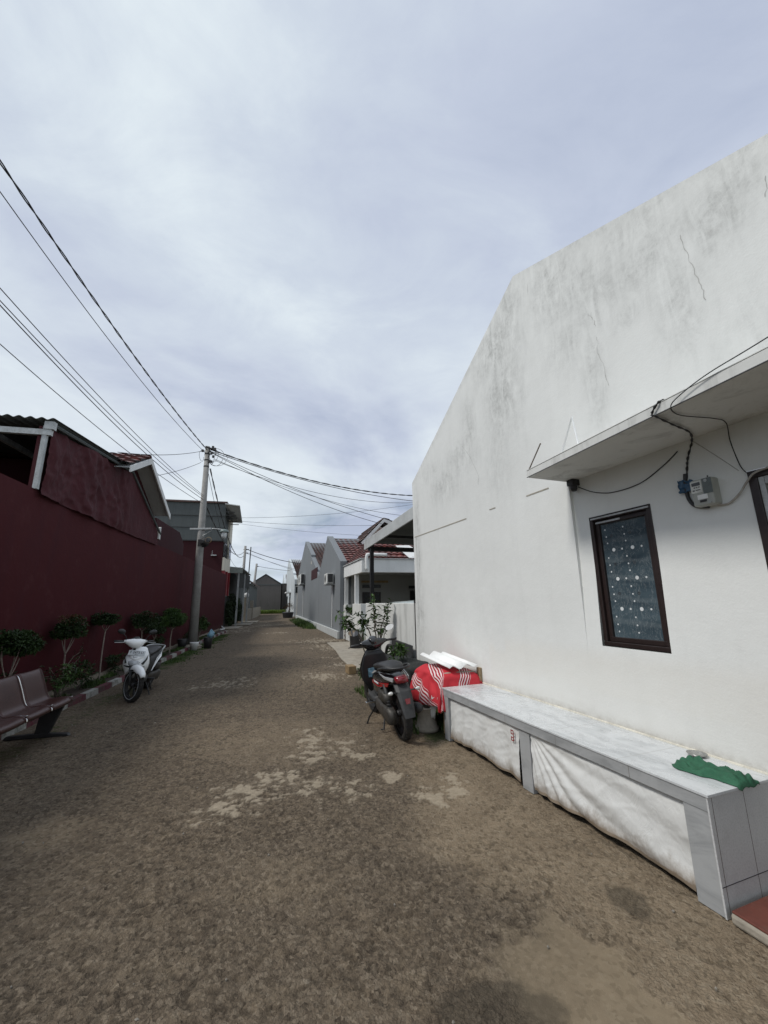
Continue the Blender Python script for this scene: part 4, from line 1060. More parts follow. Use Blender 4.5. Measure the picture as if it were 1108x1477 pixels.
# small gable roof further behind
GB = thing('house', 'roof gable with white bargeboards rising behind the carport', 'house', FD, (6.5,-3.6,0))
MB().prism([(6.0,-1.9,0),(6.0,-5.0,0),(6.0,-5.0,3.9),(6.0,-2.35,5.35),(6.0,-1.9,4.7)], (4,0,0)).build('wall', M['cream'], GB)
tile_roof((5.8,-1.35,4.45),(10,-1.35,4.45),(10,-2.6,5.75),(5.8,-2.6,5.75), 'roof', 'tiles_brown', GB)
tile_roof((5.8,-5.5,4.6),(10,-5.5,4.6),(10,-2.6,5.75),(5.8,-2.6,5.75), 'roof', 'tiles_brown', GB)
bg_ = MB(); bg_.prism([(5.75,-1.35,4.40),(5.75,-2.6,5.72),(5.75,-2.6,5.52),(5.75,-1.45,4.30)], (.04,0,0)); bg_.prism([(5.75,-2.6,5.72),(5.75,-5.0,4.6),(5.75,-5.0,4.45),(5.75,-2.6,5.52)], (.04,0,0))
bg_.build('bargeboard', M['white_paint'], GB)
# things by the porch
tb = MB(); tb.lathe([(0,0),(.17,0),(.20,.04),(.22,.54),(.235,.56),(.235,.60),(.2,.605),(0,.61)], (-.55,.28,0), 20); 
tb.build('trash_bin', M['black'], F=FD, org=(-.55,.28,0), smooth=False, label='black plastic bin standing against the white porch wall', cat='bin')
shrub(FD, (2.2,-.1,.95), [((2.2,-.1,1.0),(2.3,.05,1.25)),((2.2,-.1,1.0),(1.8,-.05,1.22)),((2.2,-.1,1.0),(2.7,-.1,1.22)),((2.2,-.1,1.0),(1.5,.0,1.18))], 'green plant on the ledge of the porch wall', nl=70, L=.13, w=.03, seed=9)
shrub(FD, (1.9,.18,.0), [((1.9,.18,.3),(1.8,.15,.85)),((1.9,.18,.3),(2.3,.2,.75)),((1.9,.18,.3),(1.5,.2,.65))], 'thin straggly plant against the white porch wall near the bin', nl=40, L=.07, w=.015, seed=10, leaf='leaf_dark')

# --- grey gabled houses (frame C)
def gable_house(label, base0, base1, apex, zv0, zv1, zr, mat, deep=-7.0, zb=0, roofmat='tiles_red', name='house', eave=None, v0=0.0):
    """gable wall stands along the road from u=base0 to base1, ridge runs away from the road"""
    h = thing(name, label, 'house', FC, ((base0+base1)/2, -3, 0))
    MB().prism([(base0,v0,zb),(base1,v0,zb),(base1,v0,zv1),(apex,v0,zr),(base0,v0,zv0)], (0,deep,0)).build('wall', M[mat], h)
    e = .10
    tile_roof((base0-.0,deep,zv0+.06),(base0-.0,v0-.28,zv0+.06),(apex,v0-.28,zr-.06),(apex,deep,zr-.06), 'roof', roofmat, h, row=.34, colw=.26)
    return h
def parapet(h, pts, mat='grey_wall', w=.30, hgt=.16, v0=0.003):
    m = MB()
    for i in range(len(pts)-1):
        (a, za), (b, zb) = pts[i], pts[i+1]
        m.prism([(a,v0,za-.02),(b,v0,zb-.02),(b,v0,zb+hgt),(a,v0,za+hgt)], (0,-w,0))
    m.build('parapet', M[mat], h)
H1 = gable_house('nearest grey gabled house with red tile roof and an air conditioner', -.03, 7.0, 3.9, 3.10, 3.02, 4.8, 'grey_wall')
parapet(H1, [(-.03,3.03),(3.9,4.73)]); parapet(H1, [(3.9,4.73),(7.0,2.96)])
MB().box(-.02, 7.0, .0, .10, 0, .30).build('plinth', M['grey_light'], H1, bevel=.01)
H2 = gable_house('second grey gabled house in the row with brown tile roof', 7.05, 23.2, 16.26, 3.0, 3.75, 6.3, 'grey_wall', roofmat='tiles_brown')
parapet(H2, [(11.5,4.6),(16.26,6.22)]); parapet(H2, [(16.26,6.22),(23.2,3.7)]); 
MB().box(7.05, 23.2, .0, .12, 0, .30).build('plinth', M['grey_light'], H2, bevel=.01)
MB().box(11.35, 11.6, -5, .002, 4.1, 4.28).build('eave_board', M['cream'], H2)
w = MB(); w.box(7.9, 11.2, -.02, .012, 2.95, 3.6); w.build('vent_panel', M['maroon_dark'], H2)
H3 = gable_house('third house in the row with pale grey gable and brown roof', 27.5, 49.0, 41.3, 3.9, 3.7, 7.45, 'pale_blue', roofmat='tiles_brown')
parapet(H3, [(30,4.55),(41.3,7.35)], 'pale_blue'); parapet(H3, [(41.3,7.35),(49,3.62)], 'pale_blue')
b = MB(); b.box(27.3, 27.48, -3, -.3, 0, 4.3); b.build('wall', M['cream'], H3, label='cream wall of the house facing the side yard')
d_ = MB(); d_.box(27.25, 27.295, -1.3, -.6, 0, 2.2); d_.build('door', M['red_paint'], H3)
d_ = MB(); d_.box(27.2, 27.29, -3.2, -.0, 3.2, 3.35); d_.box(27.2,27.29,-1.9,-.1,2.45,3.1); d_.build('window', M['glass'], H3)
d_ = MB(); d_.box(34, 36, -.01, .02, 0.0, 2.1); d_.build('door', M['winframe'], H3)
MB().box(33.5, 36.8, .0, .55, 2.6, 2.75).build('awning', M['white_paint'], H3)
MB().box(40, 43, -.01, .02, 0.6, 2.3).build('window', M['glass'], H3)
H4 = gable_house('farthest pale house at the end of the row on the right', 49.1, 62, 56, 3.7, 4.2, 6.35, 'pale_blue', roofmat='tiles_brown')
MB().box(50, 52, -.01, .3, 2.6, 2.8).build('awning', M['grey_light'], H4)
MB().box(53, 54.5, -.01, .02, 0.5, 2.3).build('window', M['glass'], H4)
def ac_unit(u0, u1, z0, z1, label, pz):
    a = thing('air_conditioner', label, 'air conditioner', FC, ((u0+u1)/2, .2, z0), group='air conditioner units on the grey walls')
    MB().box(u0, u1, .06, .36, z0+.06, z1).build('case', M['white_dirty'], a, bevel=.015)
    g = MB(); c = ((u0+u1)/2+(u1-u0)*.12, .362, (z0+z1)/2+.02); rr = (z1-z0)*.36
    for q in range(1, 6): g.lathe([(rr*q/5, 0), (rr*q/5-.012, .008), (rr*q/5-.02, 0)], c, 20, 'Y')
    g.build('grille', M['darkgrey'], a)
    b = MB(); b.box(u0+.1, u0+.14, .0, .38, z0, z0+.055); b.box(u1-.14, u1-.1, .0, .38, z0, z0+.055); b.box(u0, u1, .33, .38, z0+.02, z0+.058); b.build('bracket', M['galv'], a)
    p = MB(); p.tube([((u0+u1)/2, .03, z0), ((u0+u1)/2+.02, .03, pz)], .022, 6); p.build('pipe', M['white_paint'], a)
    e = MB(); e.box(u0-.03, u0-.001, .1, .32, z0+.12, z1-.04); e.build('side_panel', M['darkgrey'], a)
ac_unit(1.35, 2.25, 2.25, 2.78, 'white air conditioner on the nearest grey wall', .35)
ac_unit(15.6, 17.8, 2.85, 3.70, 'white air conditioner on the second grey wall', .35)
pt = MB(); pt.lathe([(0,0),(.45,0),(.55,.5),(.5,.55),(0,.5)], (24.6,.75,0), 16); pt.build('plant_pot', M['darkgrey'], F=FC, org=(24.6,.75,0), label='dark round tub beside the road past the second grey house', cat='pot')
b = leaf_cloud((24.7,.7,1.0),(.5,.5,.5),260,.14,.03,31,.2,lumps=6); b.build('potted_plant', M['leaf_red'], F=FC, org=(24.7,.7,.5), label='reddish plant in the dark tub beside the road', cat='plant')

# ------------------------------------------------------------------ end of the street
EH = thing('house', 'brown windowless gable house closing the end of the street', 'house', FF, (3,-.6,0))
MB().prism([(0,1.5,0),(0,-2.75,0),(0,-2.75,4.0),(0,-.55,5.35),(0,1.5,4.0)], (9,0,0)).build('wall', M['far_wall'], EH)
MB().box(-.04, -.001, -2.7, 1.45, 3.9, 4.02).build('band', M['grey_dark'], EH)
rf = MB(); rf.prism([(-.1,1.62,3.98),(-.1,-.55,5.42),(-.1,-.55,5.52),(-.1,1.62,4.1)], (9.1,0,0)); rf.prism([(-.1,-.55,5.42),(-.1,-2.87,3.98),(-.1,-2.87,4.08),(-.1,-.55,5.52)], (9.1,0,0)); rf.build('roof', M['grey_dark'], EH)
E2 = thing('house', 'low dark house left of the brown gable at the street end', 'house', FF, (6,4,0))
MB().prism([(.6,6,0),(.6,1.5,0),(.6,1.5,3.9),(.6,3.2,4.3),(.6,6,3.8)], (9,0,0)).build('wall', M['far_wall'], E2)
rf = MB(); rf.prism([(.4,1.4,4.0),(.4,3.2,4.45),(.4,6.2,3.9),(.4,6.2,4.0),(.4,3.2,4.6),(.4,1.4,4.12)], (9,0,0)); rf.build('roof', M['tiles_brown'], E2)
E3 = thing('house', 'dark flat-topped house right of the brown gable at the street end', 'house', FF, (6,-5,0))
MB().box(1, 9, -9, -2.9, 0, 4.1).build('wall', M['far_wall'], E3)
MB().box(.9, 9.1, -9.1, -2.85, 4.1, 4.2).build('roof', M['grey_dark'], E3)

# ------------------------------------------------------------------ left side: kerb, strip, maroon wall
kb = MB(); nk = 150
def kv(u): return .0 + (.10*math.sin((u-7)*.35) if u > 7 else 0)
for i in range(nk):
    a, b = -5+21*i/nk, -5+21*(i+1)/nk; w = .012
    kb.add([(a,kv(a)+w*nz(a*3),-.02),(b,kv(b)+w*nz(b*3),-.02),(b,kv(b)+.01+w*nz(b*3),.085+.01*nz(b*4,3)),(a,kv(a)+.01+w*nz(a*3),.085+.01*nz(a*4,3)),
            (a,kv(a)+.10,.09),(b,kv(b)+.10,.09),(a,kv(a)+.105,0),(b,kv(b)+.105,0)], [(0,3,2,1),(3,4,5,2),(4,6,7,5)])
kb.build('kerb', M['kerb'], F=FB, org=(0,0,0), kind='structure')
sl = MB(); sl.grid(lambda a, b: (-5+22*a, .1+.52*b, .062+.02*nz(a*40, b*3)), 160, 6); sl.build('soil', M['soil'], F=FB, kind='structure', smooth=True)
rb = MB()
for i in range(90):
    u = -1+i*.2; s_ = .05+.02*nz(u*3); rb.grid(lambda a, b: (u+.11*a*1.0+.1*math.cos(a*6.28)*.3, .57-.05*math.sin(b*3.14), .05+.07*math.sin(b*3.14)*(1+.5*nz(u*2,a*3))), 4, 4)
rb2 = MB(); rb2.grid(lambda a, b: (-5+22*a, .60-.085*math.sin(b*1.57)*(1+.3*nz(a*60,1)), .05+(.085+.03*nz(a*70,2))*math.cos(b*1.57)), 260, 6)
rb2.build('rubble_footing', M['rubble'], F=FB, kind='structure', smooth=True)
LW = thing('boundary_wall', 'long dark maroon boundary wall along the left side of the street', 'wall', FB, (6,.7,0))
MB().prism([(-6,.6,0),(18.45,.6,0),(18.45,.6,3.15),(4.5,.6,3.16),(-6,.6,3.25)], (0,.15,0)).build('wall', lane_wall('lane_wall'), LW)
TP = thing('house', 'maroon house with corrugated roof, tarpaulin-covered gable and open loft behind the boundary wall', 'house', FB, (1.5,2.5,0))
# tarpaulin with wrinkles, just in front of gable wall
def tz(u):
    P = [(-.5,4.22),(2.77,4.50),(5.2,3.42)]
    for i in range(2):
        if u <= P[i+1][0]: return P[i][1]+(u-P[i][0])/(P[i+1][0]-P[i][0])*(P[i+1][1]-P[i][1])
    return P[-1][1]
tg = MB(); nu, nv = 150, 60
def tf(a, b):
    u = -.44+ a*5.6; z0 = 3.13 - .03*math.sin(a*3.1) + .015*nz(a*12, 2); z1 = max(z0+.01, tz(u)-.02 + .012*nz(a*20, 7)); z = z0+(z1-z0)*b
    fo = .10*nz(u*1.6, z*1.3, 1) + .11*(.35-abs(nz(u*2.4+z*1.2, z*1.6-u*.5, 4))) + .05*(.3-abs(nz(u*5.5-z*2, z*4, 8))) + .012*nz(u*9, z*9, 3)
    fade = 1 if u < 2.4 else max(.08, 1-(u-2.4)/.9)
    return (u, .555 - .0*a - max(-.03, fo*fade)*.8, z)
tg.grid(tf, nu, nv); tg.build('tarpaulin', M['tarp'], TP, smooth=True)
MB().box(-.45,2.6,.69,.70,3.1,4.2).build('shade_sheet', M['dark'], TP)  # near-black sheet added so the loft reads as shaded inside
MB().prism([(-.5,.605,3.12),(5.25,.605,3.12),(5.2,.605,3.44),(2.77,.605,4.5),(-.5,.605,4.2)], (0,.08,0)).build('wall', M['maroon'], TP)
MB().box(-.52, -.46, .56, .62, 3.2, 4.2).build('post', M['galv'], TP)
# corrugated roof, rising gently along u, wavy edge
def croof(a, b):
    u = -.56+3.36*a; v = .46+3.0*b; return (u, v, 4.30+(u+.56)*.085 + .04*b + .016*math.sin(v*42))
cr_ = MB(); cr_.grid(croof, 4, 300); cr_.build('roof', M['grey_dark'], TP, smooth=True, solid=.01, label='dark corrugated roof sheet')
fl = MB(); fl.tube([(-.5,.52,4.24),(2.77,.52,4.52),(5.2,.52,3.45)], .03, 6); fl.build('flashing', M['grey_dark'], TP)
bt_ = MB(); bt_.box(-.53,-.47,.50,3.4,4.05,4.14); bt_.box(-.5,2.7,1.6,1.66,4.2,4.29); bt_.box(-.54,-.46,.47,.60,4.145,4.27); each(bt_, 'beam', M['galv'], TP)
MB().box(2.6, 2.7, .7, 3.4, 2.9, 4.3).build('back_wall', M['dark'], TP); MB().box(-.5, 2.6, 3.3, 3.4, 2.9, 4.3).build('side_wall', M['dark'], TP); MB().box(-.5, 2.6, .76, 3.3, 2.9, 2.95).build('floor', M['dark'], TP)  # loft walls and floor carry its shade in their near-black colour
MB().prism([(5.1,.52,3.30),(5.24,.52,3.30),(5.24,.52,3.66),(5.1,.52,3.62)], (0,.05,0)).build('vent', M['white_dirty'], TP)
# second roof: white edged gable with tiles
GR = thing('house', 'red tiled gable roof with white bargeboards rising over the maroon wall', 'house', FB, (3.5,1.5,0))
ap_ = (3.05,.25,4.95)
tile_roof((1.9,5.2,4.42),(1.9,.28,4.42),(3.05,.28,5.02),(3.05,5.2,5.02), 'roof', 'tiles_red', GR)
tile_roof((3.05,5.2,5.02),(3.05,.28,5.02),(4.95,.28,4.02),(4.95,5.2,4.02), 'roof', 'tiles_red', GR)
bb = MB(); bb.prism([(1.88,.27,4.26),(3.05,.27,4.84),(3.05,.27,4.98),(1.88,.27,4.40)], (0,-.03,0)); bb.prism([(3.05,.27,4.84),(4.98,.27,3.84),(4.98,.27,3.98),(3.05,.27,4.98)], (0,-.03,0)); bb.build('bargeboard', M['white_paint'], GR)
sf_ = MB(); sf_.prism([(1.9,.275,4.36),(3.05,.275,4.93),(3.05,.66,4.93),(1.9,.66,4.36)], (0,0,.02)); sf_.prism([(3.05,.275,4.93),(4.95,.275,3.93),(4.95,.66,3.93),(3.05,.66,4.93)], (0,0,.02)); sf_.build('soffit', M['grey_light'], GR)
MB().prism([(2.2,.66,3.0),(5.0,.66,3.0),(5.0,.66,3.9),(3.05,.66,4.95),(2.2,.66,4.5)], (0,4,0)).build('wall', M['maroon'], GR)
MB().prism([(5.6,.78,3.0),(8.9,.78,3.0),(8.9,.78,3.65),(8.2,.78,4.0),(5.6,.78,4.0)], (0,2,0)).build('wall', M['maroon_dark'], GR)
# dark grey two storey house beyond
TB = thing('house', 'two storey house with dark grey side wall, jutting roof and red lower front', 'house', FB, (19.5,2,0))
MB().box(18.5, 21.0, .92, 7, 0, 5.19).build('wall', M['maroon_dark'], TB)
MB().box(18.5, 21.0, .92, 7, 5.192, 7.55).build('wall', M['grey_dark'], TB)
sm = MB(); sm.box(18.47, 18.499, .92, 7, 6.72, 6.76); sm.box(18.45,18.499,.92,7,5.18,5.24); sm.box(18.47,18.499,.92,7,6.0,6.02); each(sm, 'seam', M['darkgrey'], TB)
MB().box(18.4, 21.1, .85, 7, 7.552, 7.66).build('roof', M['tiles_brown'], TB)
MB().prism([(17.9,.9,7.38),(17.6,.0,7.22),(19.3,.0,6.50),(21.1,.9,6.86)], (0,0,.05)).build('canopy', M['grey_light'], TB)
fr_ = MB(); fr_.box(18.52, 21.0, .80, .918, 3.42, 4.2); fr_.box(19.9, 21.0, .80, .918, 4.2, 6.8); fr_.build('balcony', M['cream'], TB)
wx = MB(); wx.box(18.6, 19.8, .86, .918, 4.25, 5.1); wx.build('window', M['glass'], TB)
wx = MB(); wx.box(20.0, 20.8, .77, .799, 4.3, 5.3); wx.build('window', M['glass'], TB)
rl = MB(); 
for k in range(4): rl.box(18.55+k*.35, 18.58+k*.35, .80, .83, 4.2, 5.0)
rl.build('railing', M['darkgrey'], TB)
rc_ = MB(); rc_.box(18.53, 18.9, .74, .918, 1.95, 3.42); rc_.box(19.6, 19.9, .74, .918, 1.95, 3.42); rc_.box(20.6,20.9,.74,.918,1.95,3.42); each(rc_, 'column', M['red_paint'], TB)
ld = MB()
for k in range(6): ld.box(18.42,18.49,1.2,4.8,6.9+k*.08,6.93+k*.08)
lo = MB(); 
for k in range(5): lo.box(18.0+.5*k, 18.05+.5*k, .3, .88, 6.5+.1*(4-k), 6.54+.1*(4-k))
each(lo, 'louvre', M['darkgrey'], TB)
lw = MB(); lw.box(18.3, 18.499, 1.25, 1.55, 4.28, 4.34); lw.tube([(18.4,1.5,4.34),(18.4,1.5,4.6)], .012, 5); lw.build('wall_lamp', M['galv'], TB)
# gate with letter box, hedge, carport beyond
gt = thing('metal_gate', 'tall black metal gate with grey panel at the corner of the maroon wall', 'gate', FB, (19.3,.7,0))
g = MB(); g.box(18.55,18.95,.72,.80,0,2.0)
for k in range(9): g.box(18.98+k*.14,19.03+k*.14,.74,.78,.05,1.95)
g.box(18.95,20.2,.74,.78,.05,.12); g.box(18.95,20.2,.74,.78,1.88,1.95); g.build('frame', M['black'], gt)
MB().box(18.50,18.548,.70,.86,.75,1.75).build('panel', M['galv'], gt)
MB().box(18.50,18.548,.70,.86,1.86,1.96).build('lamp', M['white_paint'], gt)
hd_ = thing('hedge', 'tall dark climbing hedge beside the black gate', 'hedge', FB, (24,.5,0))
hb = leaf_cloud((22.6,.75,1.05),(2.6,.5,1.1), 5200, .14, .04, 41, .5, lumps=26); hb.build('foliage', M['hedge'], hd_)
hb = leaf_cloud((20.5,.7,.75),(.8,.3,.7), 700, .10, .03, 42, .4, lumps=8); hb.build('foliage', M['leaf_dark'], hd_)
st_ = MB()
for k in range(8): st_.tube([(20.5+k*.6,.8,0),(20.6+k*.6,.8,1.2)], .03, 5)
each(st_, 'stem', M['bark'], hd_)
cp2 = thing('carport', 'dark carport with green-grey awning beyond the hedge on the left', 'carport', FB, (23.5,1.2,0))
MB().prism([(21.1,.95,3.85),(21.1,-.02,3.75),(27.0,-.02,3.65),(27.0,.95,3.8)], (0,0,.04)).build('roof', M['grey_light'], cp2)
MB().prism([(21.08,1.0,3.87),(21.08,-.03,3.77),(21.0,-.03,3.42),(21.0,1.0,3.45)], (.02,0,0)).build('awning', simple('awning_green', (.17,.19,.17), .6), cp2)
MB().box(21.2, 27.0, 1.0, 1.1, 0, 3.7).build('back_wall', M['dark'], cp2)  # wall coloured near-black to give the shade below the carport roof
q = MB(); q.box(21.2,21.3,.2,.3,0,3.6); q.box(26.8,26.95,.1,.2,0,3.6); q.box(24,24.1,.1,.2,0,3.6); each(q, 'post', M['galv'], cp2)
MB().prism([(21.2,.3,2.5),(27,.05,2.6),(27,.05,3.6),(21.2,.3,3.6)], (0,.04,0)).build('dark_screen', M['net'], cp2)  # black sheet fills in the dark under the awning
LR = thing('boundary_wall', 'low concrete wall and pillars far down the left side', 'wall', FB, (33,.2,0))
q = MB(); q.box(27.5,45,.3,.5,0,1.0); q.box(27.4,27.8,.15,.5,0,1.9); q.box(33,33.3,.2,.5,0,1.7); q.build('wall', M['concrete'], LR)
q = MB(); q.lathe([(.0,.0),(.16,.05),(.2,.2),(.16,.35),(0,.4)], (27.6,.3,1.9), 12); q.build('lamp', M['white_paint'], LR)
LH = thing('house', 'dark roofed house far down the left side behind the poles', 'house', FB, (38,2.5,0))
MB().prism([(28.5,.9,0),(46,.9,0),(46,.9,3.3),(28.5,.9,3.5)], (0,5,0)).build('wall', M['grey_dark'], LH)
MB().prism([(28.3,.6,3.5),(46,.6,3.3),(46,3.5,5.0),(28.3,3.5,5.0)], (0,0,.12)).build('roof', M['tiles_brown'], LH)
# entrance slabs on the left
for i, (u, v, a, b) in enumerate([(19.6,.2,1.2,.75),(23.5,-.1,1.2,.8),(27.0,-.25,1.3,.8)]):
    MB().box(u-a,u+a,v-b*.6,v+b,0,.05).build('threshold', M['concrete'], F=FB, kind='structure', bevel=.02)
dp = MB(); dp.tube(smoothpts([(16.5,.45,.10),(17.3,.35,.09),(17.9,.55,.15),(18.2,.75,.28)],6), .045, 8); dp.build('drain_pipe', M['white_dirty'], F=FB, org=(17,.4,0), smooth=True, label='bent white drain pipe at the foot of the maroon wall', cat='pipe')

# ------------------------------------------------------------------ utility pole and wires
PB = Vector((-6.56,14.16,0)); PT = Vector((-6.62,14.14,7.27))
PL = thing('utility_pole', 'tall grey concrete utility pole with lamp bracket and cable coils behind the kerb', 'utility pole', W0, tuple(PB))
MB().tube([PB, PB.lerp(PT,.5), PT], [.155,.12,.085], 20).build('pole', M['pole'], PL, smooth=True)
bs = MB(); bs.lathe([(0,.0),(.30,.0),(.30,.10),(.17,.16)], tuple(PB), 20); bs.build('base', M['concrete'], PL)
bn = MB()
for z in (6.95,6.7,6.45,4.75,3.75,3.55): 
    p = PB.lerp(PT, z/7.27); bn.lathe([(.125-.005*z+.0,0),(.13-.005*z,.0),(.13-.005*z,.05),(.1,.05)], (p.x,p.y,z), 18)
each(bn, 'band', M['darkgrey'], PL)
am = MB(); am.box(-6.95,-6.20,14.02,14.10,4.08,4.14); am.build('bracket', M['galv'], PL)
am = MB(); am.tube([(-6.5,14.08,4.05),(-6.15,14.12,4.12),(-5.75,14.2,4.08)], .025, 6); am.tube([(-6.5,14.08,3.85),(-6.2,14.1,4.05)], .02, 5); am.build('arm', M['galv'], PL)
lm = MB(); lm.lathe([(0,.10),(.12,.06),(.16,0),(.15,-.03)], (-5.78,14.2,4.02), 16); lamp_ = lm.build('lamp', simple('lamp_green', (.16,.20,.19), .4), PL, smooth=True)
lm = MB(); lm.lathe([(0,-.26),(.07,-.24),(.09,-.14),(.085,-.03)], (-5.78,14.2,4.02), 14); lm.build('glass_globe', simple('globe', (.55,.58,.58), .25), lamp_, smooth=True)
sk = MB(); sk.lathe([(0,-.12),(.06,-.12),(.10,.0),(.17,.08),(.18,.09)], (-6.42,14.0,3.62), 16, 'Y'); sk.box(-6.62,-6.40,14.02,14.14,3.48,3.72); sk.build('speaker', M['black'], PL)
sk = MB(); sk.lathe([(.10,-.07),(.11,-.06),(.11,-.04)], (-6.22,14.0,3.68), 16, 'Y'); sk.build('ring', M['brick'], PL)
def pz(z): return PB.lerp(PT, z/7.27)
coil = MB()
for (dx, dz, rx, rz, s_) in ((.34,-.42,.30,.34,.008),(.18,-.38,.13,.30,.010),(.26,-.36,.17,.24,.007),(.42,-.5,.36,.26,.007),(-.18,-.35,.09,.22,.007),(.12,-.18,.12,.14,.008)):
    c = PT + Vector((dx, -.02, dz)); coil.tube([c+Vector((rx*math.cos(t*.35), .05*math.sin(t*.6), rz*math.sin(t*.35))) for t in range(18)], s_, 5)
for (dx, dz) in ((.22,-.05),(.18,-.28),(.26,-.42),(.2,-.62),(-.16,-.18),(.12,-.60),(.3,-.12)):
    p = PT+Vector((dx,-.05,dz)); coil.box(p.x-.035,p.x+.035,p.y-.03,p.y+.03,p.z-.04,p.z+.05)
coil.tube([PT+Vector((-.05,-.08,-.02)), PT+Vector((.35,-.04,-.18))], .03, 6); coil.build('cable_coil', M['black'], PL)
P2 = Vector((-13.77,38.95,0)); P2T = P2 + Vector((.10,0,6.95))
p2 = thing('utility_pole', 'second grey utility pole further down the left side', 'utility pole', W0, tuple(P2))
MB().tube([P2, P2T], [.17,.11], 12).build('pole', M['pole'], p2, smooth=True)
q = MB(); q.box(P2T.x-.15,P2T.x+.35,P2T.y-.05,P2T.y+.05,6.55,6.63); q.box(P2T.x-.1,P2T.x+.3,P2T.y-.05,P2T.y+.05,6.2,6.26); q.tube([P2T+Vector((.55,0,-.1)), P2+Vector((.5,0,0))], .05, 6); q.build('crossarm', M['darkgrey'], p2)
P3 = Vector((-16.6,50.5,0)); P3T = P3+Vector((.45,0,6.3))
p3 = thing('utility_pole', 'dark leaning utility pole farthest down the street', 'utility pole', W0, tuple(P3))
MB().tube([P3, P3T], [.17,.12], 10).build('pole', M['pole'], p3, smooth=True)
MB().box(P3T.x-.1,P3T.x+.25,P3T.y-.04,P3T.y+.04,5.9,5.98).build('crossarm', M['darkgrey'], p3)

WIRES = []
def wire(a, b, sag, r, label, twist=False, n=30, mat='black'):
    P = sagline(a, b, sag, n*(3 if twist else 1)); mb = MB()
    if twist:
        for k in (0, 1):
            Q = [p + Vector((math.cos(i*.8+k*3.14), .2*math.sin(i*.8+k*3.14), math.sin(i*.8+k*3.14)))*r*.9 for i, p in enumerate(P)]
            mb.tube(Q, r*.75, 5)
    else: mb.tube(P, r, 5)
    mb.build('overhead_wire', M[mat], org=tuple(P[0]), smooth=True, label=label, cat='wire')
M['wire_grey'] = simple('wire_grey', (.06,.062,.065), .6)
wire(pz(7.12), (-4.66,.0,8.12), .36, .014, 'thick twisted wire rising from the pole top to the upper left corner', True, 40)
wire(pz(6.95), (-5.0,1.0,7.9), .45, .008, 'thin wire between the thick twisted one and the bundle on the left', mat='wire_grey')
wire(pz(5.35), (-5.05,2.0,6.35), .30, .0075, 'top wire of the bundle dropping left to the middle of the pole')
wire(pz(5.30), (-5.20,2.0,6.33), .33, .0075, 'middle wire of the bundle dropping left to the middle of the pole')
wire(pz(5.2), (-5.35,2.0,6.50), .40, .009, 'lowest wire of the bundle dropping left to the middle of the pole')
wire(pz(5.05), (-6.3,2.4,6.5), .35, .008, 'separate thin wire below the bundle on the left', mat='wire_grey')
g1 = FB.w(4.6,1.6,5.0)
wire(PT+Vector((-.1,0,-.15)), FB.w(3.5,1.2,5.25), .12, .009, 'upper short wire from the pole top to the tiled gable roof')
wire(PT+Vector((-.2,0,-.62)), FB.w(4.0,1.0,4.7), .10, .008, 'lower short wire from the pole to the tiled gable roof')
wire(PT+Vector((.1,0,-.1)), (3.2,20.6,6.95), .55, .020, 'thick wire from the pole top to beyond the white house', True)
wire(PT+Vector((.1,0,-.18)), (2.6,19.2,6.2), .35, .014, 'second wire from the pole top to beyond the carport roof')
wire(PT+Vector((.3,0,-.55)), (3.4,21.2,6.9), .75, .010, 'slack thin wire from the cable coils to the right', mat='wire_grey')
wire(PT+Vector((.1,0,-.2)), (1.6,17.6,4.7), .30, .011, 'wire from the pole top down to the porch roof')
wire(PT+Vector((.12,0,-.22)), (1.0,17.4,4.55), .34, .011, 'lower wire from the pole top down to the porch roof')
wire(PT+Vector((.3,0,-.5)), (3.0,20,5.6), .55, .009, 'thin wire crossing the two porch roof wires', mat='wire_grey')
wire(pz(6.4)+Vector((.15,0,0)), P2+Vector((0,0,6.0)), 1.25, .018, 'twisted cable dropping from the pole past the two storey house', True, 30)
wire(pz(6.4)+Vector((.05,0,0)), P2+Vector((0,0,5.2)), 1.6, .009, 'thin cable dropping beside the twisted one to the second pole')
wire(pz(5.2), P2+Vector((0,0,6.4)), 1.0, .016, 'cable from the middle of the pole to the second pole', True, 30)
wire(P2T+Vector((.1,0,-.3)), (-2.6,41.5,5.6), .9, .03, 'thick wire from the second pole across the street', False)
wire(P2T+Vector((.1,0,-.6)), (-3.5,44,3.6), .5, .014, 'thin wire from the second pole down to the pale houses', mat='wire_grey')
wire(P2T+Vector((.1,0,-.7)), (-3.0,46,4.2), .6, .014, 'another thin wire from the second pole down to the pale houses', mat='wire_grey')
wire(P3T+Vector((0,0,-.3)), (-4,54,5.6), .5, .022, 'wire from the farthest pole across the street end')
wire(FB.w(20.9,.7,7.15), (4.5,26,8.2), .35, .010, 'faint high wire crossing the sky from the two storey house', mat='wire_grey')
wire(FB.w(20.9,.7,6.95), (4.5,24,6.2), .30, .010, 'fainter wire below the high one crossing the sky', mat='wire_grey')
wire(FB.w(20.9,.8,6.8), (4.5,25,5.4), .30, .008, 'lowest faint wire crossing the sky to the carport', mat='wire_grey')

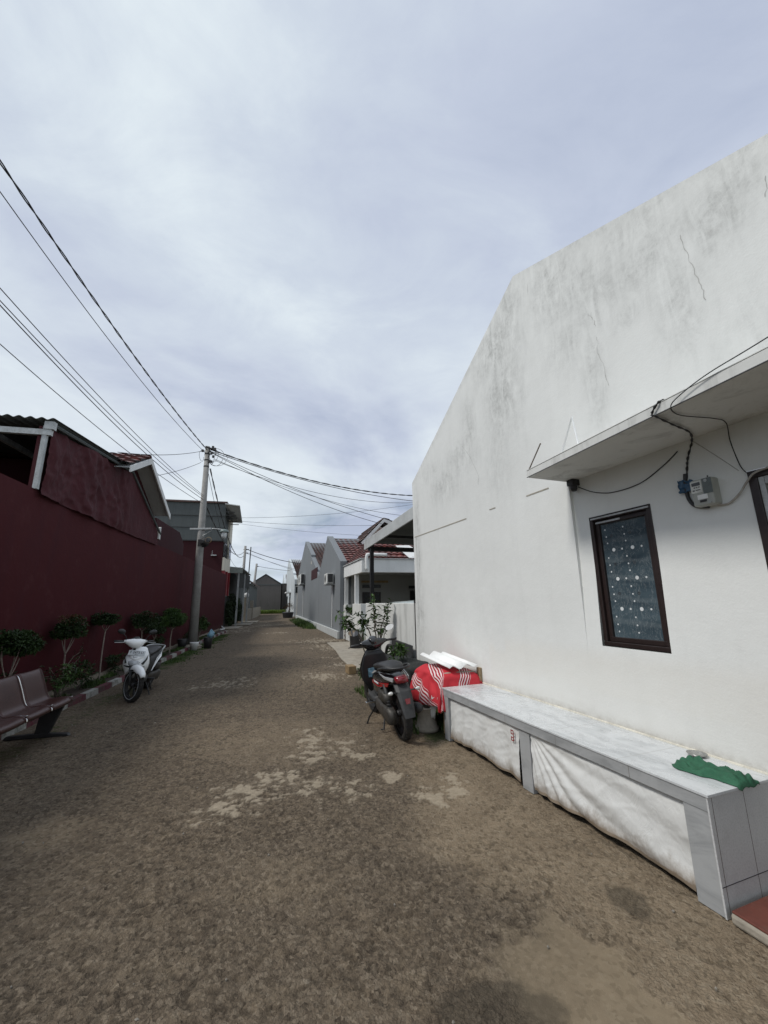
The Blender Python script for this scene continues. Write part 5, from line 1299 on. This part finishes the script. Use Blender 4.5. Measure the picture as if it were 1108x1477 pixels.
# ------------------------------------------------------------------ clipped trees and plants by the maroon wall
def topiary(u, v, zc, r, label, seed, fork=.6, leaf='leaf_dark', n=1500, L=.05, tr=.014, mat='barklight', top=None):
    t = thing('topiary_tree', label, 'tree', FB, (u, v, .06), group='clipped trees along the maroon wall')
    rnd = random.Random(seed); tk = MB(); zf = .06 + (zc-.06)*fork
    a = Vector((u, v, .05)); m_ = Vector((u+rnd.uniform(-.05,.05), v+rnd.uniform(-.03,.03), zf*.6)); f = Vector((u+rnd.uniform(-.04,.04), v, zf))
    tk.tube(smoothpts([a, m_, f], 5), [tr*(1-.02*i) for i in range(11)], 7)
    for k in range(5):
        an = k*1.256+rnd.random(); e = Vector((u+math.cos(an)*r[0]*.55, v+math.sin(an)*r[1]*.5, zc-.02))
        mid = f.lerp(e, .5)+Vector((math.cos(an)*.03, 0, -.02)); tk.tube(smoothpts([f, mid, e], 4), [tr*.65*(1-.06*i) for i in range(9)], 5)
    tk.build('trunk', M[mat], t, smooth=True)
    c = leaf_cloud((u, v, zc), r, n, L, .012, seed, .6, flat=True, lumps=13)
    c2 = leaf_cloud((u, v, zc), tuple(x*.75 for x in r), n//2, L, .016, seed+50, .4, flat=True); c.add(c2.V, c2.F)
    c.build('crown', M[leaf], t)
    if top:
        c3 = leaf_cloud((u, v, zc+r[2]*.75), (r[0]*.8, r[1]*.8, r[2]*.3), 200, L, .01, seed+7, .5); c3.build('new_growth', M['leaf_red'], t)
topiary(-.84,.33,1.02,(.29,.27,.20),'clipped flat-crowned tree at the left edge behind the brown seats',1, .5, n=2200)
topiary(.56,.33,1.13,(.25,.22,.19),'clipped round-crowned tree with reddish tips right of the brown seats',2,.62, n=1700, top=True)
topiary(2.0,.36,1.22,(.24,.22,.12),'tallest clipped tree on a bare thin trunk near the white scooter',3,.8, n=1500)
topiary(4.0,.33,1.10,(.50,.30,.20),'wide clipped tree just behind the white scooter mirrors',4,.75, n=2000)
topiary(6.3,.25,1.02,(.78,.36,.26),'bushy bright green tree between the white scooter and the pole',5,.7,'leaf_mid', n=3800, L=.09, tr=.02)
topiary(4.9,.30,.82,(.34,.22,.10),'low dark clipped tree under the wide one beside the scooter',6,.7, n=1200)
shrub(FB,(.35,.3,.06),[((.3,.25,.3),(-.15,.2,.62)),((.35,.25,.3),(.75,.2,.68)),((.3,.2,.3),(.2,.0,.55)),((.3,.3,.4),(-.3,.25,.50)),((.5,.3,.5),(.8,.2,.8)),((.2,.3,.4),(-.45,.3,.45))],'sparse shrub with pale leaves behind the brown seats', seed=14, nl=22, L=.08, w=.016, trunk_r=.010, leaf='leaf_dark')
shrub(FB,(.2,.2,.06),[((.2,.15,.2),(.05,.05,.52)),((.2,.15,.2),(.35,.05,.50)),((.2,.15,.2),(.2,.15,.58)),((.2,.2,.2),(.5,.1,.40)),((.2,.2,.2),(-.1,.1,.40))],'bright leafy plant rising beside the end of the brown seats', seed=15, nl=60, L=.08, w=.02, trunk_r=.008)
shrub(FB,(10.5,.3,.06),[((10.5,.3,.3),(10.2,.3,.9)),((10.5,.3,.3),(11.1,.3,.95)),((10.5,.3,.3),(10.8,.1,.7)),((10.5,.3,.3),(9.9,.3,.6)),((10.5,.3,.3),(11.6,.3,.8)),((10.5,.3,.3),(12.2,.3,.6))],'leafy green shrub right of the pole base', seed=16, nl=110, L=.13, w=.03, trunk_r=.012, leaf='leaf_mid')
LU = MB()
for q_, (u_c, v_c, z_c, ru, rz, n_) in enumerate([(1.3,.38,.30,.45,.22,420),(2.9,.42,.24,.6,.16,420),(5.2,.38,.34,.8,.26,800),(8.6,.35,.35,.7,.25,500),(-.9,.38,.34,.5,.26,500)]):
    lu = leaf_cloud((u_c,v_c,z_c),(ru,.16,rz),n_,.07,.014,70+q_,.2,lumps=9); LU.add(lu.V, lu.F)
LU.build('ground_cover', M['leaf_dark'], F=FB, kind='stuff', label='dark low planting at the foot of the maroon wall', cat='plants')
lb = leaf_cloud((4.6,.32,.17),(1.6,.16,.10),900,.07,.012,61,.2,lumps=14); lb.build('ground_cover', M['leaf_mid'], F=FB, kind='stuff', label='low leafy ground cover on the strip by the white scooter', cat='plants')
# pot, bucket and blue bag by the pole
q = MB(); q.lathe([(0,0),(.12,0),(.20,.20),(.21,.24),(.19,.25),(0,.2)], (-6.31,13.75,0), 22, 'Z', .68, .68); q.build('plant_pot', M['white_dirty'], org=(-6.31,13.75,0), smooth=True, label='round whitish concrete pot at the foot of the utility pole', cat='pot')
q = MB(); q.lathe([(0,0),(.17,0),(.20,.18),(.24,.33),(.22,.34),(0,.3)], (-6.80,13.95,.0), 18, 'Z', .7, .7); q.build('plant_pot', M['black'], org=(-6.80,13.95,0), smooth=True, label='black tub left of the whitish pot at the pole foot', cat='pot')
q = MB(); q.lathe([(0,0),(.17,0),(.22,.35),(.2,.37),(0,.33)], (-6.08,14.25,0), 18, 'Z', .68, .68); q.build('bucket', M['black'], org=(-6.08,14.25,0), smooth=True, label='black bucket on the grass right of the utility pole', cat='bucket')
q = MB(); q.grid(lambda a, b: (-5.98+.11*math.sin(b*3.14)*math.cos(a*6.283)*(1+.5*nz(a*3,b*4)), 14.2+.10*math.sin(b*3.14)*math.sin(a*6.283), .30+.30*(1-b)*(1+.3*nz(a*5,b))), 24, 14)
q.build('plastic_bag', M['pale_blue_bag'], org=(-5.98,14.2,.3), smooth=True, label='pale blue plastic bag stuffed beside the black bucket', cat='bag')

# ------------------------------------------------------------------ brown perforated metal seats
SB = thing('waiting_bench', 'row of brown metal waiting seats on black legs beside the kerb', 'bench', FB, (-2.2,-.5,0))
prof = [(-.612,.345),(-.632,.362),(-.625,.388),(-.59,.405),(-.53,.410),(-.46,.402),(-.41,.408),(-.375,.435),(-.35,.49),(-.325,.56),(-.295,.64),(-.268,.705),(-.248,.738),(-.226,.748),(-.212,.735)]
prof = [tuple(p) for p in [(q.x, q.y) for q in smoothpts([(a, b, 0) for a, b in prof], 3)]]
for k in range(4):
    u1 = -1.28 - k*.445; u0 = u1-.420
    m = MB(); m.grid(lambda a, b: (u0+(u1-u0)*a, prof[int(round(b*(len(prof)-1)))][0], prof[int(round(b*(len(prof)-1)))][1]+.006*math.sin(a*3.14)*-1), 8, len(prof)-1)
    s_ = m.build('seat', M['seat_brown'], SB, smooth=True, solid=.012)
    e = MB()
    for uu in (u0+.006, u1-.006): e.tube([(uu, p[0], p[1]+.002) for p in prof], .009, 6)
    each(e, 'edge_rim', M['seat_brown'], s_, smooth=True)
    if k < 3:
        br = MB(); br.tube([(u0-.01, p[0], p[1]-.012) for p in prof[3:-2]], .012, 6); br.build('arm_bracket', M['chrome'], SB, smooth=True)
        c = MB(); c.box(u0-.022, u0+.005, -.635, -.53, .402, .418); c.build('clip', M['chrome'], SB, bevel=.004)
c = MB(); c.box(-1.29,-1.268,-.635,-.53,.402,.418); c.build('clip', M['chrome'], SB, bevel=.004)
MB().box(-3.1,-1.29,-.50,-.42,.34,.38).build('beam', M['black'], SB)
for uu in (-1.36, -2.75):
    l = MB(); l.prism([(uu-.025,-.60,.34),(uu-.025,-.38,.36),(uu-.025,-.34,.03),(uu-.025,-.48,.03)], (.05,0,0)); l.build('leg', M['black'], SB, bevel=.005)
    l = MB(); l.prism([(uu-.03,-.70,.0),(uu-.03,-.04,.0),(uu-.03,-.06,.035),(uu-.03,-.42,.045),(uu-.03,-.68,.025)], (.06,0,0)); l.build('foot', M['black'], SB, bevel=.005)

# ------------------------------------------------------------------ scooters
def text_mesh(body, size, name, mat, parent, M4, ext=.001):
    cu = bpy.data.curves.new(name, 'FONT'); cu.body = body; cu.size = size; cu.align_x = 'CENTER'; cu.align_y = 'CENTER'; cu.extrude = ext
    ob = bpy.data.objects.new('tmp', cu); col.objects.link(ob)
    dg = bpy.context.evaluated_depsgraph_get(); me = bpy.data.meshes.new_from_object(ob.evaluated_get(dg))
    bpy.data.objects.remove(ob); me.transform(M4); me.materials.clear(); me.materials.append(mat)
    o = bpy.data.objects.new(name, me); col.objects.link(o); o.parent = parent; return o

def scooter(label, pos, yaw, lean, steer, scale, style):
    S = thing('scooter', label, 'scooter', W0, (0,0,0))
    S.location = pos; S.rotation_euler = (R_(-lean), 0, R_(yaw)); S.scale = (scale,)*3
    white = style == 'white'
    body = M['whitegloss'] if white else M['blackgloss']; R = .275
    st = Matrix.Translation((.50,0,0)) @ Matrix.Rotation(R_(steer), 4, 'Z') @ Matrix.Translation((-.50,0,0))
    def wheel(x, M4=None, front=True):
        w = .042 if front else .052
        t = MB(); prof = [(R-.055,-w*.8),(R-.03,-w),(R-.01,-w*.8),(R,-w*.35),(R,w*.35),(R-.01,w*.8),(R-.03,w),(R-.055,w*.8)]
        t.lathe(prof, (x,0,R), 36, 'Y')
        # tread blocks
        for k in range(36):
            a = k*math.pi/18
            c = Vector((x+math.cos(a)*(R+.0), 0, R+math.sin(a)*R)); tn = Vector((-math.sin(a),0,math.cos(a))); rd_ = Vector((math.cos(a),0,math.sin(a)))
            for sgn in (-1, 1):
                p = c + Vector((0,sgn*w*.42,0)); q_ = [p+tn*.016+Vector((0,-.012,0)), p+tn*.016+Vector((0,.012,0)), p-tn*.010+Vector((0,.012,0)), p-tn*.010+Vector((0,-.012,0))]
                t.prism([v+rd_*-.012 for v in q_], rd_*.016)
        r = MB(); r.lathe([(R-.052,-.028),(R-.062,-.032),(R-.075,-.02),(R-.075,.02),(R-.062,.032),(R-.052,.028)], (x,0,R), 36, 'Y')
        r.lathe([(0,-.045),(.035,-.045),(.04,-.03),(.04,.03),(.035,.045),(0,.045)], (x,0,R), 20, 'Y')
        for k in range(5):
            a = k*2*math.pi/5+.3
            for da in (-.12, .12):
                p0 = Vector((x+math.cos(a)*.03, 0, R+math.sin(a)*.03)); p1 = Vector((x+math.cos(a+da)*(R-.07), 0, R+math.sin(a+da)*(R-.07))); r.tube([p0,p1], [.014,.010], 6)
        d = None
        if front:
            d = MB(); d.lathe([(.04,.042),(.10,.042),(.10,.046),(.04,.046)], (x,0,R), 24, 'Y')
        line = None
        if white and front:
            line = MB(); line.lathe([(R-.058,-.0375),(R-.050,-.0385),(R-.050,-.0355)], (x,0,R), 40, 'Y'); line.lathe([(R-.058,.0375),(R-.050,.0385),(R-.050,.0355)], (x,0,R), 40, 'Y')
        for m in (t, r, d, line):
            if m is not None and M4 is not None: m.xf(M4)
        wt = t.build('wheel', M['rubber'], S, smooth=False); r.build('rim', M['black'], wt, smooth=False)
        if d: d.build('brake_disc', M['chrome'], wt)
        if line: line.build('rim_stripe', M['dot'], wt)
    wheel(.63, st, True); wheel(-.63, None, False)
    fk = MB()
    for s_ in (-1, 1): fk.tube([(.63,s_*.065,R),(.53,s_*.065,.56)], [.022,.026], 10)
    fk.tube([(.53,0,.5),(.36,0,.95)], .028, 8); fk.xf(st).build('fork', M['darkgrey'], S, smooth=True)
    # front fender
    rings = []
    for i in range(15):
        a = R_(32 + 118*i/14); w = .022 + .058*math.sin(min(1, (i+1.0)/6)*math.pi/2)
        rr = R + .03; ce = Vector((.63+math.cos(a)*rr, 0, R+math.sin(a)*rr)); nn = Vector((math.cos(a),0,math.sin(a))); row = []
        for k in range(9):
            f = k/8*2-1; row.append(ce + Vector((0, f*w, 0)) + nn*(.028*(1-f*f)) - nn*(.05*abs(f)**3*(1 if i > 2 else .3)))
        rings.append(row)
    fd = MB(); vs = [p for r in rings for p in r]; fd.add(vs, [(i*9+k, i*9+k+1, (i+1)*9+k+1, (i+1)*9+k) for i in range(14) for k in range(8)])
    fd.xf(st).build('front_fender', body, S, smooth=True, solid=.005)
    # front apron with headlight
    def fring(z, xc, w, d, p=2.3):
        out = []
        for k in range(20):
            a = 2*math.pi*k/20; c, s_ = math.cos(a), math.sin(a)
            xx = d*math.copysign(abs(c)**(2/p), c); yy = w*math.copysign(abs(s_)**(2/p), s_)
            out.append(Vector((xc + xx - .35*yy*yy/w*.9, yy, z)))
        return out
    ap = MB(); ap.loft([fring(.36,.40,.10,.03),fring(.44,.43,.17,.05),fring(.54,.47,.205,.075),fring(.62,.475,.215,.085),fring(.70,.455,.195,.075),fring(.78,.43,.165,.06),fring(.86,.40,.12,.045),fring(.885,.395,.09,.03)])
    front = ap.build('front_apron', body, S, smooth=True)
    ins = MB(); ins.loft([fring(.34,.36,.11,.03),fring(.5,.385,.20,.03),fring(.66,.385,.205,.03),fring(.8,.37,.16,.03),fring(.85,.36,.11,.02)]); ins.build('inner_panel', M['black'], S, smooth=True)
    hl = MB(); hl.loft([fring(.575,.535,.075,.035),fring(.60,.540,.105,.045),fring(.64,.530,.115,.045),fring(.665,.515,.095,.035)]); h_ = hl.build('headlight', M['clearlens'], S, smooth=True)
    hb = MB(); hb.loft([fring(.545,.525,.13,.040),fring(.560,.530,.175,.045),fring(.573,.520,.165,.040)]); hb.build('headlight_trim', M['black'], h_, smooth=True)
    if white:
        for s_ in (-1, 1):
            sg = MB(); sg.prism([(.535,s_*.118,.62),(.50,s_*.165,.69),(.455,s_*.180,.77),(.470,s_*.185,.69),(.515,s_*.150,.60)], (.012,0,0)); sg.build('turn_signal', M['darkgrey'], S)
            wg = MB(); wg.loft([fring(.44,.455,.07,.03), fring(.47,.475,.12,.045), fring(.51,.485,.17,.05)]); 
        vp_ = MB(); vp_.loft([fring(.672,.520,.05,.03),fring(.69,.512,.11,.035),fring(.72,.498,.145,.035),fring(.745,.482,.14,.03)]); vp_.build('front_panel', body, S, smooth=True)
        Mp = Matrix.Translation((.505,0,.785)) @ Matrix.Rotation(R_(-22), 4, 'Y')
        pt = MB(); pt.box(-.004,.004,-.135,.135,-.045,.045); pt.xf(Mp); plate = pt.build('number_plate', M['dot'], S, bevel=.002)
        M4 = Mp @ Matrix.Translation((.0055,0,.008)) @ Matrix(((0,0,1,0),(1,0,0,0),(0,1,0,0),(0,0,0,1)))
        text_mesh('F 2473 LI', .058, 'lettering', M['ink'], plate, M4)
        text_mesh('05 22', .022, 'lettering', M['ink'], plate, M4 @ Matrix.Translation((0,-.037,0)))
        M5 = Matrix.Translation((.536,0,.718)) @ Matrix.Rotation(R_(-15), 4, 'Y') @ Matrix(((0,0,1,0),(1,0,0,0),(0,1,0,0),(0,0,0,1)))
        text_mesh('BeAT', .03, 'lettering', M['darkgrey'], front, M5)
    # floor, belly
    fb = MB(); fb.loft([ring(-.02,.13,.22,.36,16,4), ring(.1,.15,.24,.335,16,4), ring(.3,.15,.26,.34,16,4), ring(.43,.12,.32,.42,16,4)]); fb.build('floorboard', M['darkgrey'], S, smooth=True)
    # tail body
    tb_ = MB(); tb_.loft([ring(-.84,.035,.665,.70),ring(-.80,.075,.625,.735),ring(-.66,.115,.575,.75),ring(-.5,.135,.52,.745),ring(-.3,.150,.45,.725),ring(-.1,.155,.38,.71),ring(.04,.14,.32,.69),ring(.10,.11,.30,.64)])
    tail = tb_.build('tail_body', M['darkgrey'] if white else body, S, smooth=True)
    if white:
        for s_ in (-1, 1):
            sw = MB(); sw.prism([(-.82,s_*.085,.72),(-.55,s_*.143,.70),(-.25,s_*.158,.64),(-.02,s_*.158,.42),(-.05,s_*.158,.42),(-.30,s_*.158,.55),(-.62,s_*.135,.61),(-.80,s_*.085,.66)], (0,s_*.012,0)); sw.build('side_panel', body, S, bevel=.006)
    else:
        for s_ in (-1, 1):
            sw = MB(); sw.prism([(-.70,s_*.110,.63),(-.40,s_*.150,.595),(-.12,s_*.160,.59),(-.10,s_*.160,.55),(-.35,s_*.155,.54),(-.66,s_*.120,.585)], (0,s_*.012,0)); sp = sw.build('side_panel', M['redgloss'], S, bevel=.006, label='glossy red side panel')
            t2 = MB(); t2.prism([(-.40,s_*.165,.595),(-.22,s_*.171,.60),(-.22,s_*.171,.582),(-.40,s_*.165,.575)], (0,s_*.004,0)); t2.build('stripe', M['dot'], sp)
            wg = MB(); wg.prism([(-.82,s_*.085,.70),(-.62,s_*.130,.695),(-.45,s_*.148,.71),(-.60,s_*.130,.665),(-.80,s_*.090,.655)], (0,s_*.012,0)); wg.build('turn_signal', M['clearlens'], S, bevel=.004)
            w3 = MB(); w3.prism([(-.35,s_*.15,.72),(-.25,s_*.152,.715),(-.10,s_*.156,.66),(-.14,s_*.156,.66)], (0,s_*.008,0)); w3.build('silver_strip', M['clearlens'], S)
    tl = MB(); tl.loft([ring(-.868,.045,.655,.69,14,3),ring(-.848,.070,.635,.715,14,3),ring(-.80,.080,.63,.725,14,3)]); tl.build('tail_light', M['redlens'], S, smooth=True)
    # seat
    se = MB(); se.loft([ring(-.70,.06,.745,.775),ring(-.66,.105,.735,.805),ring(-.5,.135,.725,.825),ring(-.32,.14,.715,.815),ring(-.2,.135,.705,.785),ring(-.05,.125,.69,.765),ring(.06,.09,.67,.74),ring(.11,.05,.66,.71)]); se.build('seat', M['black'], S, smooth=True)
    gr = MB(); gr.tube(smoothpts([(-.45,.165,.75),(-.65,.155,.79),(-.80,.11,.80),(-.86,0,.80),(-.80,-.11,.80),(-.65,-.155,.79),(-.45,-.165,.75)],5), .014, 8); gr.build('grab_rail', M['galv'] if white else M['black'], S, smooth=True)
    # rear fender / mud guard
    rf_ = MB(); rings = []
    for (x, z, w, t) in ((-.76,.63,.085,.05),(-.84,.56,.088,.045),(-.90,.47,.080,.03),(-.95,.38,.07,.02),(-.98,.31,.06,.015)):
        rings.append([Vector((x-t*.4,-w,z)),Vector((x-t,-w*.6,z)),Vector((x-t,w*.6,z)),Vector((x-t*.4,w,z)),Vector((x+t*.6,w,z+.01)),Vector((x+t*.6,-w,z+.01))])
    rf_.loft(rings[::-1]); rf_.build('rear_fender', M['darkgrey'], S, bevel=.006)
    rr_ = MB(); rr_.prism([(-.965,-.022,.45),(-.965,.022,.45),(-.955,.03,.50),(-.955,-.03,.50)], (-.012,0,0)); rr_.build('reflector', M['redlens'], S)
    if not white:
        for s_ in (-1, 1):
            pp = MB(); pp.tube([(-.86,s_*.07,.555),(-.88,s_*.15,.565)], .008, 6); pp.build('stem', M['black'], S)
            pp = MB(); pp.lathe([(0,0),(.018,.01),(.02,.03),(.012,.055),(0,.06)], (-.88, s_*.13 if s_ > 0 else -.19, .565), 10, 'Y'); pp.build('indicator_lens', M['amber'], S, smooth=True)
    # engine, transmission, muffler, stand
    eg = MB(); eg.loft([ring(-.74,.045,.20,.34,14,3,.12),ring(-.62,.06,.17,.37,14,3,.12),ring(-.4,.055,.20,.36,14,3,.12),ring(-.16,.06,.22,.38,14,3,.11),ring(-.08,.04,.25,.35,14,3,.10)]); eg.build('transmission', M['engine'], S, smooth=True)
    e2 = MB(); e2.loft([ring(-.45,.07,.26,.40,12,3),ring(-.2,.09,.22,.42,12,3),ring(.02,.08,.24,.38,12,3)]); e2.loft([ring(-.62,.05,.39,.50,12,3,.12),ring(-.35,.055,.38,.52,12,3,.12)]); e2.build('engine', M['engine'], S, smooth=True)
    sh = MB(); sh.tube([(-.63,.12,.32),(-.55,.13,.60)], .025, 8)
    for k in range(7): sh.lathe([(.032,-.006),(.038,0),(.032,.006)], (-.618+.0115*k, .122, .36+.03*k), 12)
    sh.build('shock_absorber', M['darkgrey'], S, smooth=True)
    mf = MB(); mf.tube(smoothpts([(.0,-.05,.22),(-.15,-.12,.20),(-.32,-.15,.24)],4), .018, 8); mf.tube([(-.32,-.15,.24),(-.40,-.155,.26),(-.80,-.165,.34),(-.86,-.165,.35)], [.03,.055,.055,.035], 14); mf.build('muffler', M['darkgrey'], S, smooth=True)
    sd_ = MB(); sd_.tube([(.02,.12,.24),(.08,.22,.10),(.10,.28 ,-.03)], .011, 6); sd_.tube([(.12,.27,-.025),(.06,.30,-.03)], .014, 6); sd_.build('side_stand', M['black'], S)
    cs_ = MB(); cs_.tube([(-.28,.10,.20),(-.34,.15,.05),(-.30,.17,.045)], .011, 6); cs_.tube([(-.28,-.10,.20),(-.34,-.15,.05)], .011, 6); cs_.build('centre_stand', M['black'], S)
    fp = MB(); fp.box(-.02,.04,.14,.26,.285,.305); fp.build('foot_peg', M['chrome'] if not white else M['black'], S, bevel=.005)
    # handlebar group (steered)
    hc = MB()
    def yr(y, xc, zc, rx, rz): return [Vector((xc+rx*math.cos(a*.5236), y, zc+rz*math.sin(a*.5236))) for a in range(12)]
    hc.loft([yr(-.20,.355,.970,.022,.022),yr(-.16,.365,.965,.035,.035),yr(-.11,.385,.950,.065,.060),yr(-.06,.395,.940,.085,.080),yr(0,.40,.935,.095,.088),yr(.06,.395,.940,.085,.080),yr(.11,.385,.950,.065,.060),yr(.16,.365,.965,.035,.035),yr(.20,.355,.970,.022,.022)])
    hcv = hc.xf(st).build('handlebar_cover', body, S, smooth=True)
    ds = MB(); ds.lathe([(0,.018),(.045,.018),(.062,.010),(.07,-.03)], (0,0,0), 18); ds.xf(st @ Matrix.Translation((.345,0,1.015)) @ Matrix.Rotation(R_(-30),4,'Y')).build('dashboard', M['darkgrey'] if white else M['blackgloss'], hcv, smooth=True)
    for s_ in (-1, 1):
        g_ = MB(); g_.tube([(.355,s_*.20,.967),(.315,s_*.345,.968)], .017, 10); g_.xf(st).build('grip', M['black'], S, smooth=True)
        lv = MB(); lv.tube(smoothpts([(.39,s_*.19,.962),(.40,s_*.24,.955),(.375,s_*.36,.95)],4), .007, 6); lv.xf(st).build('brake_lever', M['galv'] if white else M['black'], S, smooth=True)
        ms = MB(); ms.tube(smoothpts([(.375,s_*.175,.985),(.37,s_*.19,1.05),(.365,s_*.25,1.10)],5), .006, 6); msb = ms.xf(st).build('mirror', M['black'], S, smooth=True)
        rr = []
        Mm = st @ Matrix.Translation((.36, s_*.275, 1.135)) @ Matrix.Rotation(R_(-s_*8),4,'Z') @ Matrix.Rotation(R_(-8),4,'Y') @ Matrix.Rotation(R_(s_*12),4,'X')
        mh = MB(); mh.lathe([(0,.028),(.03,.024),(.052,.012),(.060,0),(.058,-.006)], (0,0,0), 22, 'X', 1.25, .72); mh.xf(Mm).build('mirror_shell', M['black'], msb, smooth=True)
        mg = MB(); mg.lathe([(0,-.0065),(.0565,-.0065)], (0,0,0), 22, 'X', 1.25, .72); mg.xf(Mm).build('mirror_glass', M['mirror'], msb)
    if not white:
        bg2 = MB(); bg2.grid(lambda a, b: (.335+.02*nz(a*3,b*3), .02+.09*a, .52+.12*b), 8, 8); bg2.build('hook_bag', M['pale_blue_bag'], S, smooth=True, solid=.003)
    return S
scooter('white scooter with front number plate parked against the kerb facing the camera', (-4.28,7.30,0), -76, 7, 44, .92, 'white')
scooter('black and red scooter parked on its side stand beside the bench, seen from behind', (.02,5.47,0), 106, 7, 6, .98, 'black')
